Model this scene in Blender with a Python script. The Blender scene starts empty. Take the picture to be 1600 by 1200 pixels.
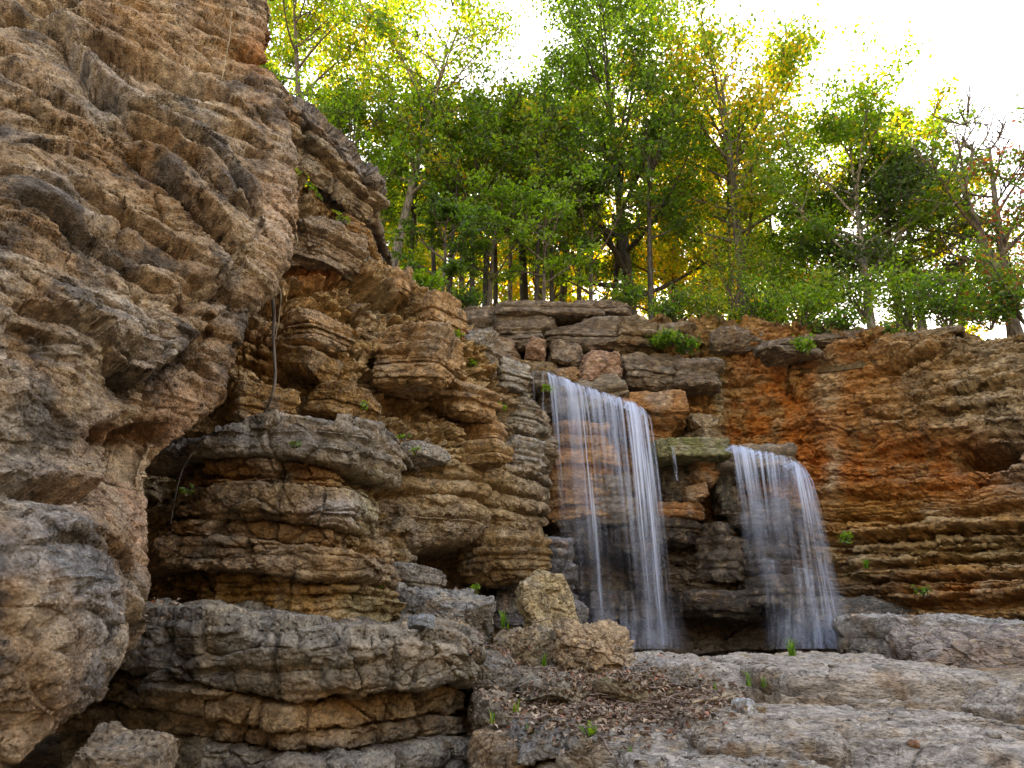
import bpy, math, random
from concurrent.futures import ThreadPoolExecutor
import numpy as np
from mathutils import Vector

# ------------------------------------------------------------------ camera, sky, sun, exposure
S = bpy.context.scene
COL = S.collection
EYE = np.array([0.0, 0.0, 1.6]); PITCH = math.radians(18.6); F = 1066.7
cd = bpy.data.cameras.new("camera"); cam = bpy.data.objects.new("camera", cd); COL.objects.link(cam)
cam.location = EYE; cam.rotation_euler = (math.radians(90) + PITCH, 0, 0)
cd.sensor_width = 36; cd.lens = 24; cd.clip_end = 3000; cd.clip_start = 0.05
S.camera = cam
SUN_EL, SUN_AZ = math.radians(35), math.radians(12)      # azimuth from +Y towards +X
W = bpy.data.worlds.new("World"); S.world = W; W.use_nodes = True
nt = W.node_tree
sky = nt.nodes.new("ShaderNodeTexSky"); sky.sky_type = 'NISHITA'; sky.sun_disc = False
sky.sun_elevation = SUN_EL; sky.sun_rotation = SUN_AZ
sky.air_density = 3.0; sky.dust_density = 0.3; sky.ozone_density = 4.0
bg = nt.nodes["Background"]; bg.inputs[1].default_value = 0.15
nt.links.new(sky.outputs[0], bg.inputs[0])
sd = bpy.data.lights.new("sun", 'SUN'); sd.energy = 4.2; sd.angle = math.radians(0.5); sd.color = (1.0, 0.87, 0.62)
sun = bpy.data.objects.new("sun", sd); COL.objects.link(sun)
to_sun = Vector((math.sin(SUN_AZ) * math.cos(SUN_EL), math.cos(SUN_AZ) * math.cos(SUN_EL), math.sin(SUN_EL)))
sun.rotation_euler = to_sun.to_track_quat('Z', 'Y').to_euler()
sun.location = (20, 60, 60)
S.view_settings.view_transform = 'Standard'; S.view_settings.look = 'None'
S.view_settings.exposure = 2.4; S.view_settings.gamma = 1.0
S.view_settings.use_white_balance = True; S.view_settings.white_balance_temperature = 7900; S.view_settings.white_balance_tint = 38
S.render.engine = 'CYCLES'
S.cycles.max_bounces = 8; S.cycles.diffuse_bounces = 3; S.cycles.transparent_max_bounces = 24
S.cycles.transmission_bounces = 6; S.cycles.use_denoising = True

# ------------------------------------------------------------------ helpers: projection
SP, CP = math.sin(PITCH), math.cos(PITCH)
def at(u, v, Y):
    """a photo position (1600x1200 frame) at ground distance Y -> world point"""
    u, v, Y = np.broadcast_arrays(np.asarray(u, float), np.asarray(v, float), np.asarray(Y, float))
    a, b = (u - 800) / F, (600 - v) / F
    dy, dz = CP - b * SP, SP + b * CP
    k = Y / dy
    return np.stack([a * k, Y, 1.6 + dz * k], -1)
def uv_of(P):
    d = P - EYE
    w = d[..., 1] * CP + d[..., 2] * SP
    w = np.maximum(w, 0.05)
    up = -d[..., 1] * SP + d[..., 2] * CP
    return 800 + F * d[..., 0] / w, 600 - F * up / w

# ------------------------------------------------------------------ helpers: noise
_r = np.random.default_rng(7)
PERM = _r.permutation(256).astype(np.int32); PERM = np.concatenate([PERM, PERM])
_g = _r.normal(size=(256, 3)); GRAD = (_g / np.linalg.norm(_g, axis=1)[:, None] * 1.4).astype(np.float32)
RND = _r.random((256, 4)).astype(np.float32)
def hsh(x, y, z):
    return PERM[(PERM[(PERM[x & 255] + y) & 255] + z) & 255]
POOL = ThreadPoolExecutor(4)
def chunked(fn, p):
    """run a per-point function over slices of the points, in threads"""
    p = np.ascontiguousarray(p, np.float32); sh = p.shape[:-1]; q = p.reshape(-1, 3)
    if len(q) < 20000: return fn(p)
    parts = list(POOL.map(fn, np.array_split(q, max(4, len(q) // 16000))))
    if isinstance(parts[0], tuple):
        return tuple(np.concatenate([t[k] for t in parts]).reshape(sh + parts[0][k].shape[1:]) for k in range(len(parts[0])))
    return np.concatenate(parts).reshape(sh)
def perlin(p):
    p = np.asarray(p, np.float32)
    i = np.floor(p).astype(np.int32); f = p - i
    w = f * f * f * (f * (f * 6 - 15) + 10)
    out = 0
    for dx in (0, 1):
        hx = PERM[(i[..., 0] + dx) & 255]; wx = w[..., 0] if dx else 1 - w[..., 0]
        for dy in (0, 1):
            hy = PERM[(hx + i[..., 1] + dy) & 255]; wy = w[..., 1] if dy else 1 - w[..., 1]
            for dz in (0, 1):
                g = GRAD[PERM[(hy + i[..., 2] + dz) & 255]]
                wz = w[..., 2] if dz else 1 - w[..., 2]
                out = out + wx * wy * wz * (g[..., 0] * (f[..., 0] - dx) + g[..., 1] * (f[..., 1] - dy) + g[..., 2] * (f[..., 2] - dz))
    return out
def fbm(p, fr=1.0, octv=4, gain=0.5, off=0.0, ridge=False):
    p = np.asarray(p, np.float32) * np.asarray(fr, np.float32) + np.float32(off)
    def run(p):
        a, s, tot = 1.0, 0, 0
        for k in range(octv):
            n = perlin(p * np.float32(2.03 ** k) + np.float32(k * 17.3))
            if ridge: n = 1 - 2 * np.abs(n)
            s = s + np.float32(a) * n; tot += a; a *= gain
        return s / np.float32(tot)
    return chunked(run, p)
def worley(p, fr=1.0, off=0.0):
    """F1, F2, cell random (4), vector to the cell point"""
    return chunked(worley_run, np.asarray(p, np.float32) * np.asarray(fr, np.float32) + np.float32(off))
def worley_run(p):
    i = np.floor(p).astype(np.int32); f = p - i
    n = p.shape[:-1]
    f1 = np.full(n, 9.0, np.float32); f2 = np.full(n, 9.0, np.float32)
    cid = np.zeros(n, np.int32); vec = np.zeros(p.shape, np.float32)
    for dx in (-1, 0, 1):
        for dy in (-1, 0, 1):
            for dz in (-1, 0, 1):
                h = hsh(i[..., 0] + dx, i[..., 1] + dy, i[..., 2] + dz)
                v = RND[h][..., :3] + np.array([dx, dy, dz], np.float32) - f
                d = np.sqrt((v * v).sum(-1))
                c = d < f1
                f2 = np.where(c, f1, np.minimum(f2, d))
                f1 = np.where(c, d, f1); cid = np.where(c, h, cid)
                vec = np.where(c[..., None], v, vec)
    return f1, f2, RND[(cid * 7 + 13) & 255], vec
def sstep(a, b, x):
    t = np.clip((x - a) / (b - a), 0, 1); return t * t * (3 - 2 * t)
def strata(s, h, th, jw, seed, crev=0.5, joint=0.5, rnd=1.0, edge=0.22, var=0.85):
    """bedding planes and vertical joints: returns a height (about -1..1) over arc length s and bed height h, and a random per block"""
    rs = np.random.default_rng(seed)
    n = int((h.max() - h.min()) / (th * (1 - var * 0.6)) + 12)
    t = th * (1 - var + 2 * var * rs.random(n) ** 1.3)
    b = h.min() - th + np.concatenate([[0], np.cumsum(t)])
    k = np.clip(np.searchsorted(b, h) - 1, 0, n - 1)
    f = np.clip((h - b[k]) / t[k], 0, 1)
    r1 = rs.normal(size=n)[k] * 0.5
    cs = (rs.random(n + 1) ** 2.0 * 1.9 + .1)
    js = jw * (0.5 + 1.3 * rs.random(n))
    x = (s + rs.random(n)[k] * 50) / js[k]
    c = np.floor(x).astype(np.int32); kk = k.astype(np.int32)
    b0 = c + 0.7 * (RND[hsh(c, kk, kk * 0 + seed)][..., 0] - 0.5)
    b1 = c + 1 + 0.7 * (RND[hsh(c + 1, kk, kk * 0 + seed)][..., 0] - 0.5)
    low = x < b0; up = x > b1
    c = np.where(low, c - 1, np.where(up, c + 1, c))
    d = np.minimum(np.abs(x - b0), np.abs(x - b1)) * js[k]
    R = RND[hsh(c, kk, kk * 0 + seed + 3)]
    prof = 1 - cs[k] * np.exp(-f * t[k] / (edge * th * .55)) - cs[k + 1] * np.exp(-(1 - f) * t[k] / (edge * th))
    jp = 1 - np.exp(-d / (0.12 * jw))
    val = rnd * (r1 + (R[..., 0] - 0.5) * 1.1 + (R[..., 1] - 0.5) * (f - 0.5) * 0.9) + crev * (prof - 1) + joint * (jp - 1) * R[..., 3]
    return val.astype(np.float32), R[..., 2]
def seg_dist(u, v, pts):
    """distance in px to a polyline and the signed vertical offset (positive above it)"""
    pts = np.asarray(pts, float)
    best = np.full(u.shape, 1e6); side = np.zeros(u.shape)
    for (x0, y0), (x1, y1) in zip(pts[:-1], pts[1:]):
        dx, dy = x1 - x0, y1 - y0; L = dx * dx + dy * dy + 1e-9
        t = np.clip(((u - x0) * dx + (v - y0) * dy) / L, 0, 1)
        qx, qy = u - (x0 + t * dx), v - (y0 + t * dy)
        d = np.hypot(qx, qy)
        c = d < best; best = np.where(c, d, best)
        sg = np.sign(dx * qy - dy * qx)
        side = np.where(c, -sg, side)
    return best, side
def blob(u, v, cu, cv, ru, rv, p=2.0):
    return np.exp(-(np.abs((u - cu) / ru) ** p + np.abs((v - cv) / rv) ** p))

# ------------------------------------------------------------------ helpers: meshes
def build(name, V, Fq, mat, parent=None, tint=None, smooth=True, extra=None):
    """one mesh object from arrays: V (n,3), Fq (m,4 or 3)"""
    V = np.ascontiguousarray(V, np.float32); Fq = np.ascontiguousarray(Fq, np.int32)
    me = bpy.data.meshes.new(name); k = Fq.shape[1]
    me.vertices.add(len(V)); me.vertices.foreach_set("co", V.ravel())
    me.loops.add(Fq.size); me.loops.foreach_set("vertex_index", Fq.ravel())
    me.polygons.add(len(Fq)); me.polygons.foreach_set("loop_start", np.arange(0, Fq.size, k, dtype=np.int32))
    me.polygons.foreach_set("use_smooth", np.full(len(Fq), smooth, bool))
    me.update(calc_edges=True)
    if tint is not None:
        a = me.attributes.new("tint", 'FLOAT_COLOR', 'POINT')
        c = np.ones((len(V), 4), np.float32); c[:, :tint.shape[1]] = tint
        a.data.foreach_set("color", c.ravel())
    for nm, arr in (extra or {}).items():
        a = me.attributes.new(nm, 'FLOAT', 'POINT'); a.data.foreach_set("value", np.ascontiguousarray(arr, np.float32))
    me.materials.append(mat)
    o = bpy.data.objects.new(name, me); COL.objects.link(o)
    if parent is not None: o.parent = parent
    return o
def grid_faces(n, m):
    i = np.arange(n * m).reshape(n, m)
    return np.stack([i[:-1, :-1], i[1:, :-1], i[1:, 1:], i[:-1, 1:]], -1).reshape(-1, 4)
def crom(C, axis, t):
    """Catmull-Rom along an axis at parameters t (0..n-1)"""
    C = np.moveaxis(C, axis, 0); n = len(C)
    i = np.clip(np.floor(t).astype(int), 0, n - 2); f = (t - i).reshape(-1, *([1] * (C.ndim - 1)))
    p1, p2 = C[i], C[i + 1]
    p0 = np.where((i > 0).reshape(f.shape), C[np.maximum(i - 1, 0)], 2 * p1 - p2)
    p3 = np.where((i < n - 2).reshape(f.shape), C[np.minimum(i + 2, n - 1)], 2 * p2 - p1)
    r = 0.5 * (2 * p1 + (p2 - p0) * f + (2 * p0 - 5 * p1 + 4 * p2 - p3) * f * f + (3 * p1 - p0 - 3 * p2 + p3) * f ** 3)
    return np.moveaxis(r, 0, axis)
def allot(w, n):
    """n parameters over len(w) segments, spread in proportion to w"""
    c = np.concatenate([[0], np.cumsum(w)]); c /= c[-1]
    return np.interp(np.linspace(0, 1, n), c, np.arange(len(w) + 1))
def dense(ctrl, n, m, wr=None, wc=None, lin_rows=False):
    """control grid (R,C,3) -> (n,m,3) and its row / column parameters"""
    ctrl = np.asarray(ctrl, float)
    if wr is None: wr = np.linalg.norm(np.diff(ctrl, axis=0), axis=2).mean(1)
    if wc is None: wc = np.linalg.norm(np.diff(ctrl, axis=1), axis=2).mean(0)
    tr, tc = allot(np.asarray(wr, float), n), allot(np.asarray(wc, float), m)
    if lin_rows:
        i = np.clip(np.floor(tr).astype(int), 0, len(ctrl) - 2); f = (tr - i)[:, None, None]
        P = ctrl[i] * (1 - f) + ctrl[i + 1] * f
    else: P = crom(ctrl, 0, tr)
    return crom(P, 1, tc), tr, tc
def normals(P, flip=None):
    a = np.gradient(P, axis=0); b = np.gradient(P, axis=1)
    N = np.cross(a, b); N /= np.linalg.norm(N, axis=-1, keepdims=True) + 1e-9
    if flip is None:
        k = P.shape[0] // 2, P.shape[1] // 2
        flip = -1 if np.dot(N[k], EYE - P[k]) < 0 else 1
    return N * flip, flip
def box_smooth(A, k):
    for ax in (0, 1):
        pad = [(k, k) if i == ax else (0, 0) for i in range(A.ndim)]
        B = np.pad(A, pad, mode='edge'); c = np.cumsum(B, axis=ax)
        c = np.concatenate([np.zeros_like(np.take(c, [0], axis=ax)), c], axis=ax)
        n = A.shape[ax]; w = 2 * k + 1
        hi = np.take(c, np.arange(w, n + w), axis=ax); lo = np.take(c, np.arange(0, n), axis=ax)
        A = (hi - lo) / w
    return A
def tubes(paths, sides=6):
    """many (points, radii) tubes as one vertex / face pair"""
    Vs, Fs, base = [], [], 0
    ang = np.linspace(0, 2 * math.pi, sides, endpoint=False)
    for pts, rad in paths:
        pts = np.asarray(pts, float); rad = np.broadcast_to(np.asarray(rad, float), (len(pts),))
        T = np.gradient(pts, axis=0); T /= np.linalg.norm(T, axis=1, keepdims=True) + 1e-9
        ref = np.array([0.31, 0.95, 0.05]) if abs(T[0][1]) < 0.8 else np.array([1.0, 0.1, 0.2])
        A = np.cross(T, ref); A /= np.linalg.norm(A, axis=1, keepdims=True) + 1e-9
        B = np.cross(T, A)
        ring = pts[:, None] + rad[:, None, None] * (np.cos(ang)[None, :, None] * A[:, None] + np.sin(ang)[None, :, None] * B[:, None])
        Vs.append(ring.reshape(-1, 3)); n = len(pts)
        i = np.arange(n * sides).reshape(n, sides) + base; j = np.roll(i, -1, axis=1)
        Fs.append(np.stack([i[:-1], j[:-1], j[1:], i[1:]], -1).reshape(-1, 4))
        base += n * sides
    return np.concatenate(Vs), np.concatenate(Fs)
def tag(o, label=None, cat=None, group=None, kind=None):
    if label: o["label"] = label
    if cat: o["category"] = cat
    if group: o["group"] = group
    if kind: o["kind"] = kind
    return o
def empty(name, loc):
    o = bpy.data.objects.new(name, None); COL.objects.link(o); o.location = tuple(float(x) for x in loc); o.empty_display_size = 0.2
    return o

# ------------------------------------------------------------------ materials
def mat_new(name):
    m = bpy.data.materials.new(name); m.use_nodes = True
    n = m.node_tree.nodes; n.clear()
    return m, n, m.node_tree.links
def rock_mat(name, fine=1.0, bump=1.0, lichen=0.5, streak=(1, 1, 1)):
    """stone: the mesh's own tint, grain, dark and pale lichen, pits"""
    m, n, l = mat_new(name)
    out = n.new("ShaderNodeOutputMaterial"); bs = n.new("ShaderNodeBsdfPrincipled"); l.new(bs.outputs[0], out.inputs[0])
    at_ = n.new("ShaderNodeAttribute"); at_.attribute_name = "tint"
    wt = n.new("ShaderNodeAttribute"); wt.attribute_name = "wet"
    tc = n.new("ShaderNodeTexCoord"); mp = n.new("ShaderNodeMapping"); mp.inputs['Scale'].default_value = streak
    l.new(tc.outputs['Object'], mp.inputs[0])
    def noise(scale, det, rough=0.6, src=mp.outputs[0]):
        t = n.new("ShaderNodeTexNoise"); t.inputs['Scale'].default_value = scale; t.inputs['Detail'].default_value = det
        t.inputs['Roughness'].default_value = rough; l.new(src, t.inputs['Vector']); return t.outputs['Fac']
    def rng(src, a, b, c, d):
        t = n.new("ShaderNodeMapRange"); t.inputs[1].default_value = a; t.inputs[2].default_value = b
        t.inputs[3].default_value = c; t.inputs[4].default_value = d; l.new(src, t.inputs[0]); return t.outputs[0]
    def mix(mode, fac, a, b):
        t = n.new("ShaderNodeMix"); t.data_type = 'RGBA'; t.blend_type = mode
        if isinstance(fac, float): t.inputs[0].default_value = fac
        else: l.new(fac, t.inputs[0])
        for s, k in ((a, 6), (b, 7)):
            if isinstance(s, tuple): t.inputs[k].default_value = (*s, 1)
            else: l.new(s, t.inputs[k])
        return t.outputs[2]
    def gray(src):
        t = n.new("ShaderNodeCombineColor"); [l.new(src, t.inputs[k]) for k in range(3)]; return t.outputs[0]
    g1 = rng(noise(9 * fine, 8, 0.7), 0.32, 0.68, 0.45, 2.0)
    g2 = rng(noise(46 * fine, 5, 0.75), 0.32, 0.68, 0.5, 1.5)
    c = mix('MULTIPLY', 1.0, at_.outputs['Color'], gray(g1))  # weathering in patches
    c = mix('MULTIPLY', rng(noise(2.2 * fine, 4), .4, .6, .35, 1.0), c, gray(g2))
    c = mix('MIX', rng(noise(5 * fine, 10, 0.75), 0.54, 0.63, 0.0, 0.95 * lichen), c, (0.035, 0.032, 0.03))
    c = mix('MIX', rng(noise(13 * fine, 9, 0.8, tc.outputs['Object']), 0.58, 0.72, 0.0, 0.55 * lichen), c, (0.36, 0.34, 0.31))
    hs = n.new('ShaderNodeHueSaturation'); hs.inputs['Saturation'].default_value = 1.08; hs.inputs['Value'].default_value = 1.06; l.new(c, hs.inputs['Color']); l.new(hs.outputs[0], bs.inputs['Base Color'])
    l.new(rng(wt.outputs['Fac'], 0, 1, 0.9, 0.28), bs.inputs['Roughness'])
    l.new(rng(wt.outputs['Fac'], 0, 1, 0.15, 0.6), bs.inputs['Specular IOR Level'])
    vo = n.new("ShaderNodeTexVoronoi"); vo.inputs['Scale'].default_value = 30 * fine; l.new(mp.outputs[0], vo.inputs['Vector'])
    b1 = n.new("ShaderNodeBump"); b1.inputs['Strength'].default_value = 1.0 * bump; b1.inputs['Distance'].default_value = 0.05 / fine
    l.new(noise(24 * fine, 9, 0.72), b1.inputs['Height'])
    b2 = n.new("ShaderNodeBump"); b2.inputs['Strength'].default_value = 0.8 * bump; b2.inputs['Distance'].default_value = 0.02 / fine
    l.new(rng(vo.outputs['Distance'], 0.0, 0.55, 0.0, 1.0), b2.inputs['Height'])
    l.new(b1.outputs[0], b2.inputs['Normal']); l.new(b2.outputs[0], bs.inputs['Normal'])
    return m
ROCK = rock_mat("limestone")
ROCKN = rock_mat("pitted_limestone", 1.5, 1.15, 0.55)
ROCKF = rock_mat("far_limestone", 0.75, 1.0, 0.45, (1, 1, 2.6))
ROCKS = rock_mat("slab_limestone", 1.2, 0.9, 0.5, (0.6, 1.2, 1.6))

def mixcol(base, layers):
    """base (n,3) with colour layers [(weight array, colour)] laid over it"""
    c = np.array(base, np.float32)
    for w, k in layers:
        w = np.clip(w, 0, 1)[..., None]; c = c * (1 - w) + np.array(k, np.float32) * w
    return c
TAN = (0.38, 0.235, 0.125); BROWN = (0.22, 0.12, 0.055); GREY = (0.27, 0.24, 0.20); DARK = (0.06, 0.052, 0.045)
PALE = (0.50, 0.38, 0.25); OCHRE = (0.31, 0.185, 0.085); RED = (0.40, 0.125, 0.04); ORANGE = (0.48, 0.19, 0.065)
BLUEG = (0.25, 0.245, 0.235); PINK = (0.42, 0.25, 0.155); MOSS = (0.10, 0.115, 0.03)

def grit(P, a, fr=9.0, off=0.0):
    """pits and crumbs, in patches"""
    k = sstep(-.25, .3, fbm(P, .9, 3, off=off + 40))
    f1, f2, R, _ = worley(P + .05 * fbm(P, 3, 2, off=off)[..., None], fr, off)
    g1, _, R2, _ = worley(P, fr * 2.3, off + 5)
    b = fbm(P, fr * .55, 4, .68, off=off + 9)
    return a * (-1.1 * sstep(.5, .1, f1) * (R[..., 0] > .35) * k - .55 * sstep(.5, .1, g1) * (R2[..., 1] > .4) + .9 * b * (.4 + .6 * k) + .35 * fbm(P, fr * 3, 2, .7, off=off + 3))
def facets(P, fr, off=0.0, crack=.6, w=.05, share=.5):
    """flat chipped faces with cracks between some of them, in units of one cell"""
    f1, f2, R, vec = worley(P, fr, off)
    return ((R[..., :3] - .5) * vec).sum(-1) * 2.2 + (R[..., 3] - .5) * .5 - crack * np.exp(-(f2 - f1) / w) * (R[..., 1] > share)
def fractures(P, fr, off=0.0, w=.02):
    """a net of thin open cracks, present in patches"""
    f1, f2, _, _ = worley(P, fr, off)
    return -np.exp(-(f2 - f1) / w) * sstep(-.1, .15, fbm(P, .8, 3, off=off + 7))
def refine(P, N, d, a=1.0, k=1.0, off=0.0):
    """fine chips, pits and grain laid on the displaced surface, along its own normals"""
    Q = P + N * d[..., None]; N2, _ = normals(box_smooth(Q, 2)); N2 = N2 * np.where((N2 * N).sum(-1, keepdims=True) < -.3, -1, 1)
    J = Q + (.05 / k) * np.stack([fbm(Q, 2.5 * k, 3, off=q + off) for q in (1, 21, 41)], -1)
    m_ = .5 + .8 * sstep(-.2, .3, fbm(Q, 1.1 * k, 3, off=off + 3))
    f = .026 * m_ * facets(J, np.array([5., 5., 8.]) * k, off, .7, .05, .4) + .010 * facets(J, np.array([13., 13., 19.]) * k, off + 5, .6, .08, .4) + grit(Q, .010, 11. * k, off) + .012 * fbm(Q, 9 * k, 4, .65, off=off + 9)
    f1, _, R_, _ = worley(J, np.array([6., 6., 8.]) * k, off + 20); f = f - .04 * sstep(.4, .1, f1) * (R_[..., 0] > .7) * m_
    return N2 * (a / k * f)[..., None]
def finish(name, P, N, d, mat, tint, parent=None, wet=None, extra_d=None):
    """displace a grid along its normals and link it"""
    Q = P + N * d[..., None]
    if extra_d is not None: Q = Q + extra_d
    ex = {"wet": (np.zeros(P.shape[:2]) if wet is None else wet).ravel()}
    return build(name, Q.reshape(-1, 3), grid_faces(*P.shape[:2]), mat, parent, tint.reshape(-1, 3), True, ex)

# ------------------------------------------------------------------ the near overhanging cliff
def near_cliff():
    rows = [(-200, 405, 5.6, 8.2), (-60, 420, 4.7, 6.9), (40, 428, 4.3, 6.5), (100, 414, 4.0, 6.3), (135, 440, 3.85, 6.15), (170, 461, 3.75, 6.0), (250, 462, 3.5, 5.8), (310, 469, 3.3, 5.65), (370, 455, 3.15, 5.5),
            (420, 432, 3.0, 5.35), (500, 400, 2.85, 5.15), (570, 372, 2.75, 5.0), (640, 344, 2.7, 4.85), (690, 300, 2.7, 4.75), (740, 255, 2.7, 4.6),
            (810, 240, 2.6, 4.4), (880, 236, 2.5, 4.2), (950, 190, 2.45, 3.95), (1010, 182, 2.45, 3.8), (1060, 160, 2.5, 3.65), (1105, 108, 2.6, 3.5), (1150, 50, 2.7, 3.35), (1200, 5, 2.8, 3.25), (1300, -60, 2.9, 3.2)]
    C = []
    for v, us, yl, ys in rows:
        us -= 17; r = []
        for f in (0, 0.2, 0.4, 0.6, 0.8, 0.93, 1.0):
            r.append((-260 + (us + 260) * f, v, yl + (ys - yl) * f ** 1.25))
        r += [(us - 14, v, ys + 0.45), (us - 60, v, ys + 1.3), (us - 170, v, ys + 2.6)]
        C.append(r)
    C = np.array(C); ctrl = at(C[..., 0], C[..., 1], C[..., 2])
    ctrl = np.concatenate([ctrl[:, :1] + np.array([-2.2, -6.5, 0]), ctrl[:, :1] + np.array([-.5, -2.0, 0]), ctrl], axis=1)      # the face runs on past the camera
    wc = np.array([.35, .5, 1, 1, 1, 1, .9, .55, .6, .5, .5]); wr = np.diff(C[:, 0, 1]).astype(float); wr[0] *= .6
    P, tr, tc = dense(ctrl, 820, 640, wr, wc)
    N, fl = normals(P); u, v = uv_of(P); z = P[..., 2]; s = P[..., 1] * 0.95 + P[..., 0] * 0.3
    # large forms: bulges, hollows and ledge lines seen in the face
    d = 0.30 * blob(u, v, 50, 930, 130, 150) + 0.14 * blob(u, v, 310, 340, 130, 90) - 0.20 * blob(u, v, 215, 700, 60, 45) - 0.12 * blob(u, v, 300, 830, 70, 90)
    d += 0.16 * blob(u, v, 60, 300, 110, 200) - 0.16 * blob(u, v, 230, 140, 110, 50) + 0.12 * blob(u, v, 230, 50, 120, 40) + 0.12 * blob(u, v, 120, 560, 150, 70)
    wv = fbm(P, 1.3, 3, .5, off=3) * 18; wu = fbm(P, 1.3, 3, .5, off=9) * 18
    uu, vv = u + wu, v + wv
    ledges = [([(0, 10), (60, 38), (100, 62), (118, 105), (138, 145), (180, 178), (215, 215), (250, 235), (275, 262)], .13, 46, 10),
              ([(110, 82), (180, 96), (245, 112), (300, 132), (345, 165)], .11, 30, 7),
              ([(165, 165), (205, 190), (250, 214), (275, 212), (310, 240), (360, 290), (392, 350)], .10, 26, 6),
              ([(0, 112), (50, 150), (105, 188), (150, 200)], .10, 30, 8), ([(0, 190), (45, 205), (85, 240), (120, 250)], .06, 24, 7),
              ([(190, 245), (262, 300), (330, 372), (352, 402)], .12, 36, 8), ([(210, 210), (262, 255), (320, 300), (378, 352)], .07, 20, 6),
              ([(300, 475), (330, 470), (352, 430), (330, 395)], .10, 26, 7), ([(150, 560), (175, 585), (205, 600), (240, 578), (300, 530)], .14, 46, 10),
              ([(280, 560), (310, 580), (338, 604)], .06, 20, 5), ([(0, 770), (60, 788), (110, 790), (150, 740)], .12, 40, 12),
              ([(0, 880), (35, 878), (65, 885)], .06, 20, 8), ([(90, 880), (140, 890), (175, 915)], .05, 20, 6), ([(20, 1130), (90, 1085), (150, 1010), (180, 950)], .06, 30, 8),
              ([(200, 20), (290, 40), (380, 90), (420, 120)], .05, 22, 6), ([(230, 180), (300, 200), (380, 220), (430, 250)], .06, 22, 6), ([(0, 480), (60, 500), (140, 545)], .06, 26, 8),
              ([(0, 330), (60, 350), (130, 400), (200, 430), (260, 470)], .07, 28, 8), ([(90, 300), (170, 350), (240, 390), (300, 430)], .06, 24, 7)]
    for pts, A, L, w in ledges:
        q, sd_ = seg_dist(uu, vv, pts)
        q1, q2 = np.hypot(u - pts[0][0], v - pts[0][1]), np.hypot(u - pts[-1][0], v - pts[-1][1])
        tp = np.minimum(sstep(0, 40, np.minimum(q1, q2)) + .25, 1)
        d += 1.6 * A * tp * np.where(sd_ > 0, np.exp(-q / L) * sstep(0, 7, q) * 0.9 - 0.35 * np.exp(-q / 4), -1.0 * np.exp(-q / (w * 1.3)))
    for cu, cv, ru, rv, A in [(166, 683, 15, 16, .28), (211, 686, 15, 16, .26), (248, 676, 16, 12, .22), (346, 152, 12, 14, .25), (185, 570, 26, 20, .14), (200, 15, 9, 6, .1), (155, 18, 10, 7, .1), (375, 95, 9, 8, .08),
                              (285, 475, 18, 22, .16), (70, 15, 70, 22, .35)]:
        d -= A * blob(uu, vv, cu, cv, ru, rv, 3)
    # weathering: warped beds, flutes, pits
    Pw = P + 0.13 * np.stack([fbm(P, 0.9, 3, off=k) for k in (1, 21, 41)], -1)
    st, _ = strata(s + .3 * fbm(P, 1.1, 2, off=5), Pw[..., 2] + .25 * fbm(P, .6, 2, off=2), 0.30, 1.3, 11, crev=.7, joint=.35, rnd=.55, edge=.35)
    up = sstep(760, 560, v)
    d += st * (0.02 + 0.04 * up)
    rg = fbm(np.stack([Pw[..., 0] * .8, Pw[..., 1] * .8, Pw[..., 2] * 2.6], -1), 1.2, 5, .55, ridge=True)
    st3, _ = strata(s + .2 * fbm(P, 1.5, 2, off=6), Pw[..., 2] + .10 * fbm(P, 1.4, 4, .6, off=22), .15, .7, 19, crev=.9, joint=.5, rnd=.9, edge=.13)
    d += .024 * st3 * up * sstep(-.15, .2, fbm(P, .9, 3, off=44))
    d += (0.04 + .03 * up) * rg
    d += 0.07 * fbm(P, 1.7, 4, .55, off=31)
    rf = sstep(.1, .5, fbm(P, .8, 3, off=55) + .35)
    d += .06 * facets(Pw, np.array([2.2, 2.2, 4.2]), 80., .5, .05, .6) * (.45 + .55 * up)
    d += .09 * fractures(Pw, np.array([.9, .9, 1.6]), 33.) * (.4 + .6 * up)
    n1 = fbm(P, .9, 4, off=60); n2 = fbm(P, 2.6, 5, .6, off=70); n3 = fbm(P, 1.6, 4, off=90)
    base = np.broadcast_to(np.array((.33, .235, .155)), P.shape)
    t = mixcol(base, [(sstep(-.1, .35, n1) * .7, BROWN), (sstep(-.1, .3, n3) * .65, GREY), (sstep(.0, .2, n2) * .75, DARK),
                      (sstep(0.05, .25, -n2) * .4, PALE),
                      (blob(u, v, 250, 60, 130, 55) * .7 * sstep(-.4, .1, n2), (0.34, .21, .115)), (blob(u, v, 210, 800, 110, 90) * .85 * sstep(-.4, .1, n2), PINK), (blob(u, v, 290, 640, 60, 60) * .6, PINK),
                      (blob(u, v, 405, 85, 22, 40) * .45, ORANGE), (blob(u, v, 30, 950, 110, 150) * .6 * sstep(-.25, .15, n3), BLUEG), (blob(u, v, 40, 560, 90, 80) * .5 * sstep(-.2, .2, n3), GREY),  # ORANGE spot by the top edge is sunlight painted into the tint
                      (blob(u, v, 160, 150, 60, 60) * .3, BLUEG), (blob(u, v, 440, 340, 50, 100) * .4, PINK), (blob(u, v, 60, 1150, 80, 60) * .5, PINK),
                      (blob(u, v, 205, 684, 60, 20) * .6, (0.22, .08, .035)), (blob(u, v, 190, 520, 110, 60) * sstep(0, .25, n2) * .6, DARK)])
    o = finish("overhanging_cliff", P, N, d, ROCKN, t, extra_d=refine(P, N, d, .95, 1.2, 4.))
    return tag(o, "bulging pitted brown rock face leaning out close to the camera", "cliff", kind='structure')
near_cliff()

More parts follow.
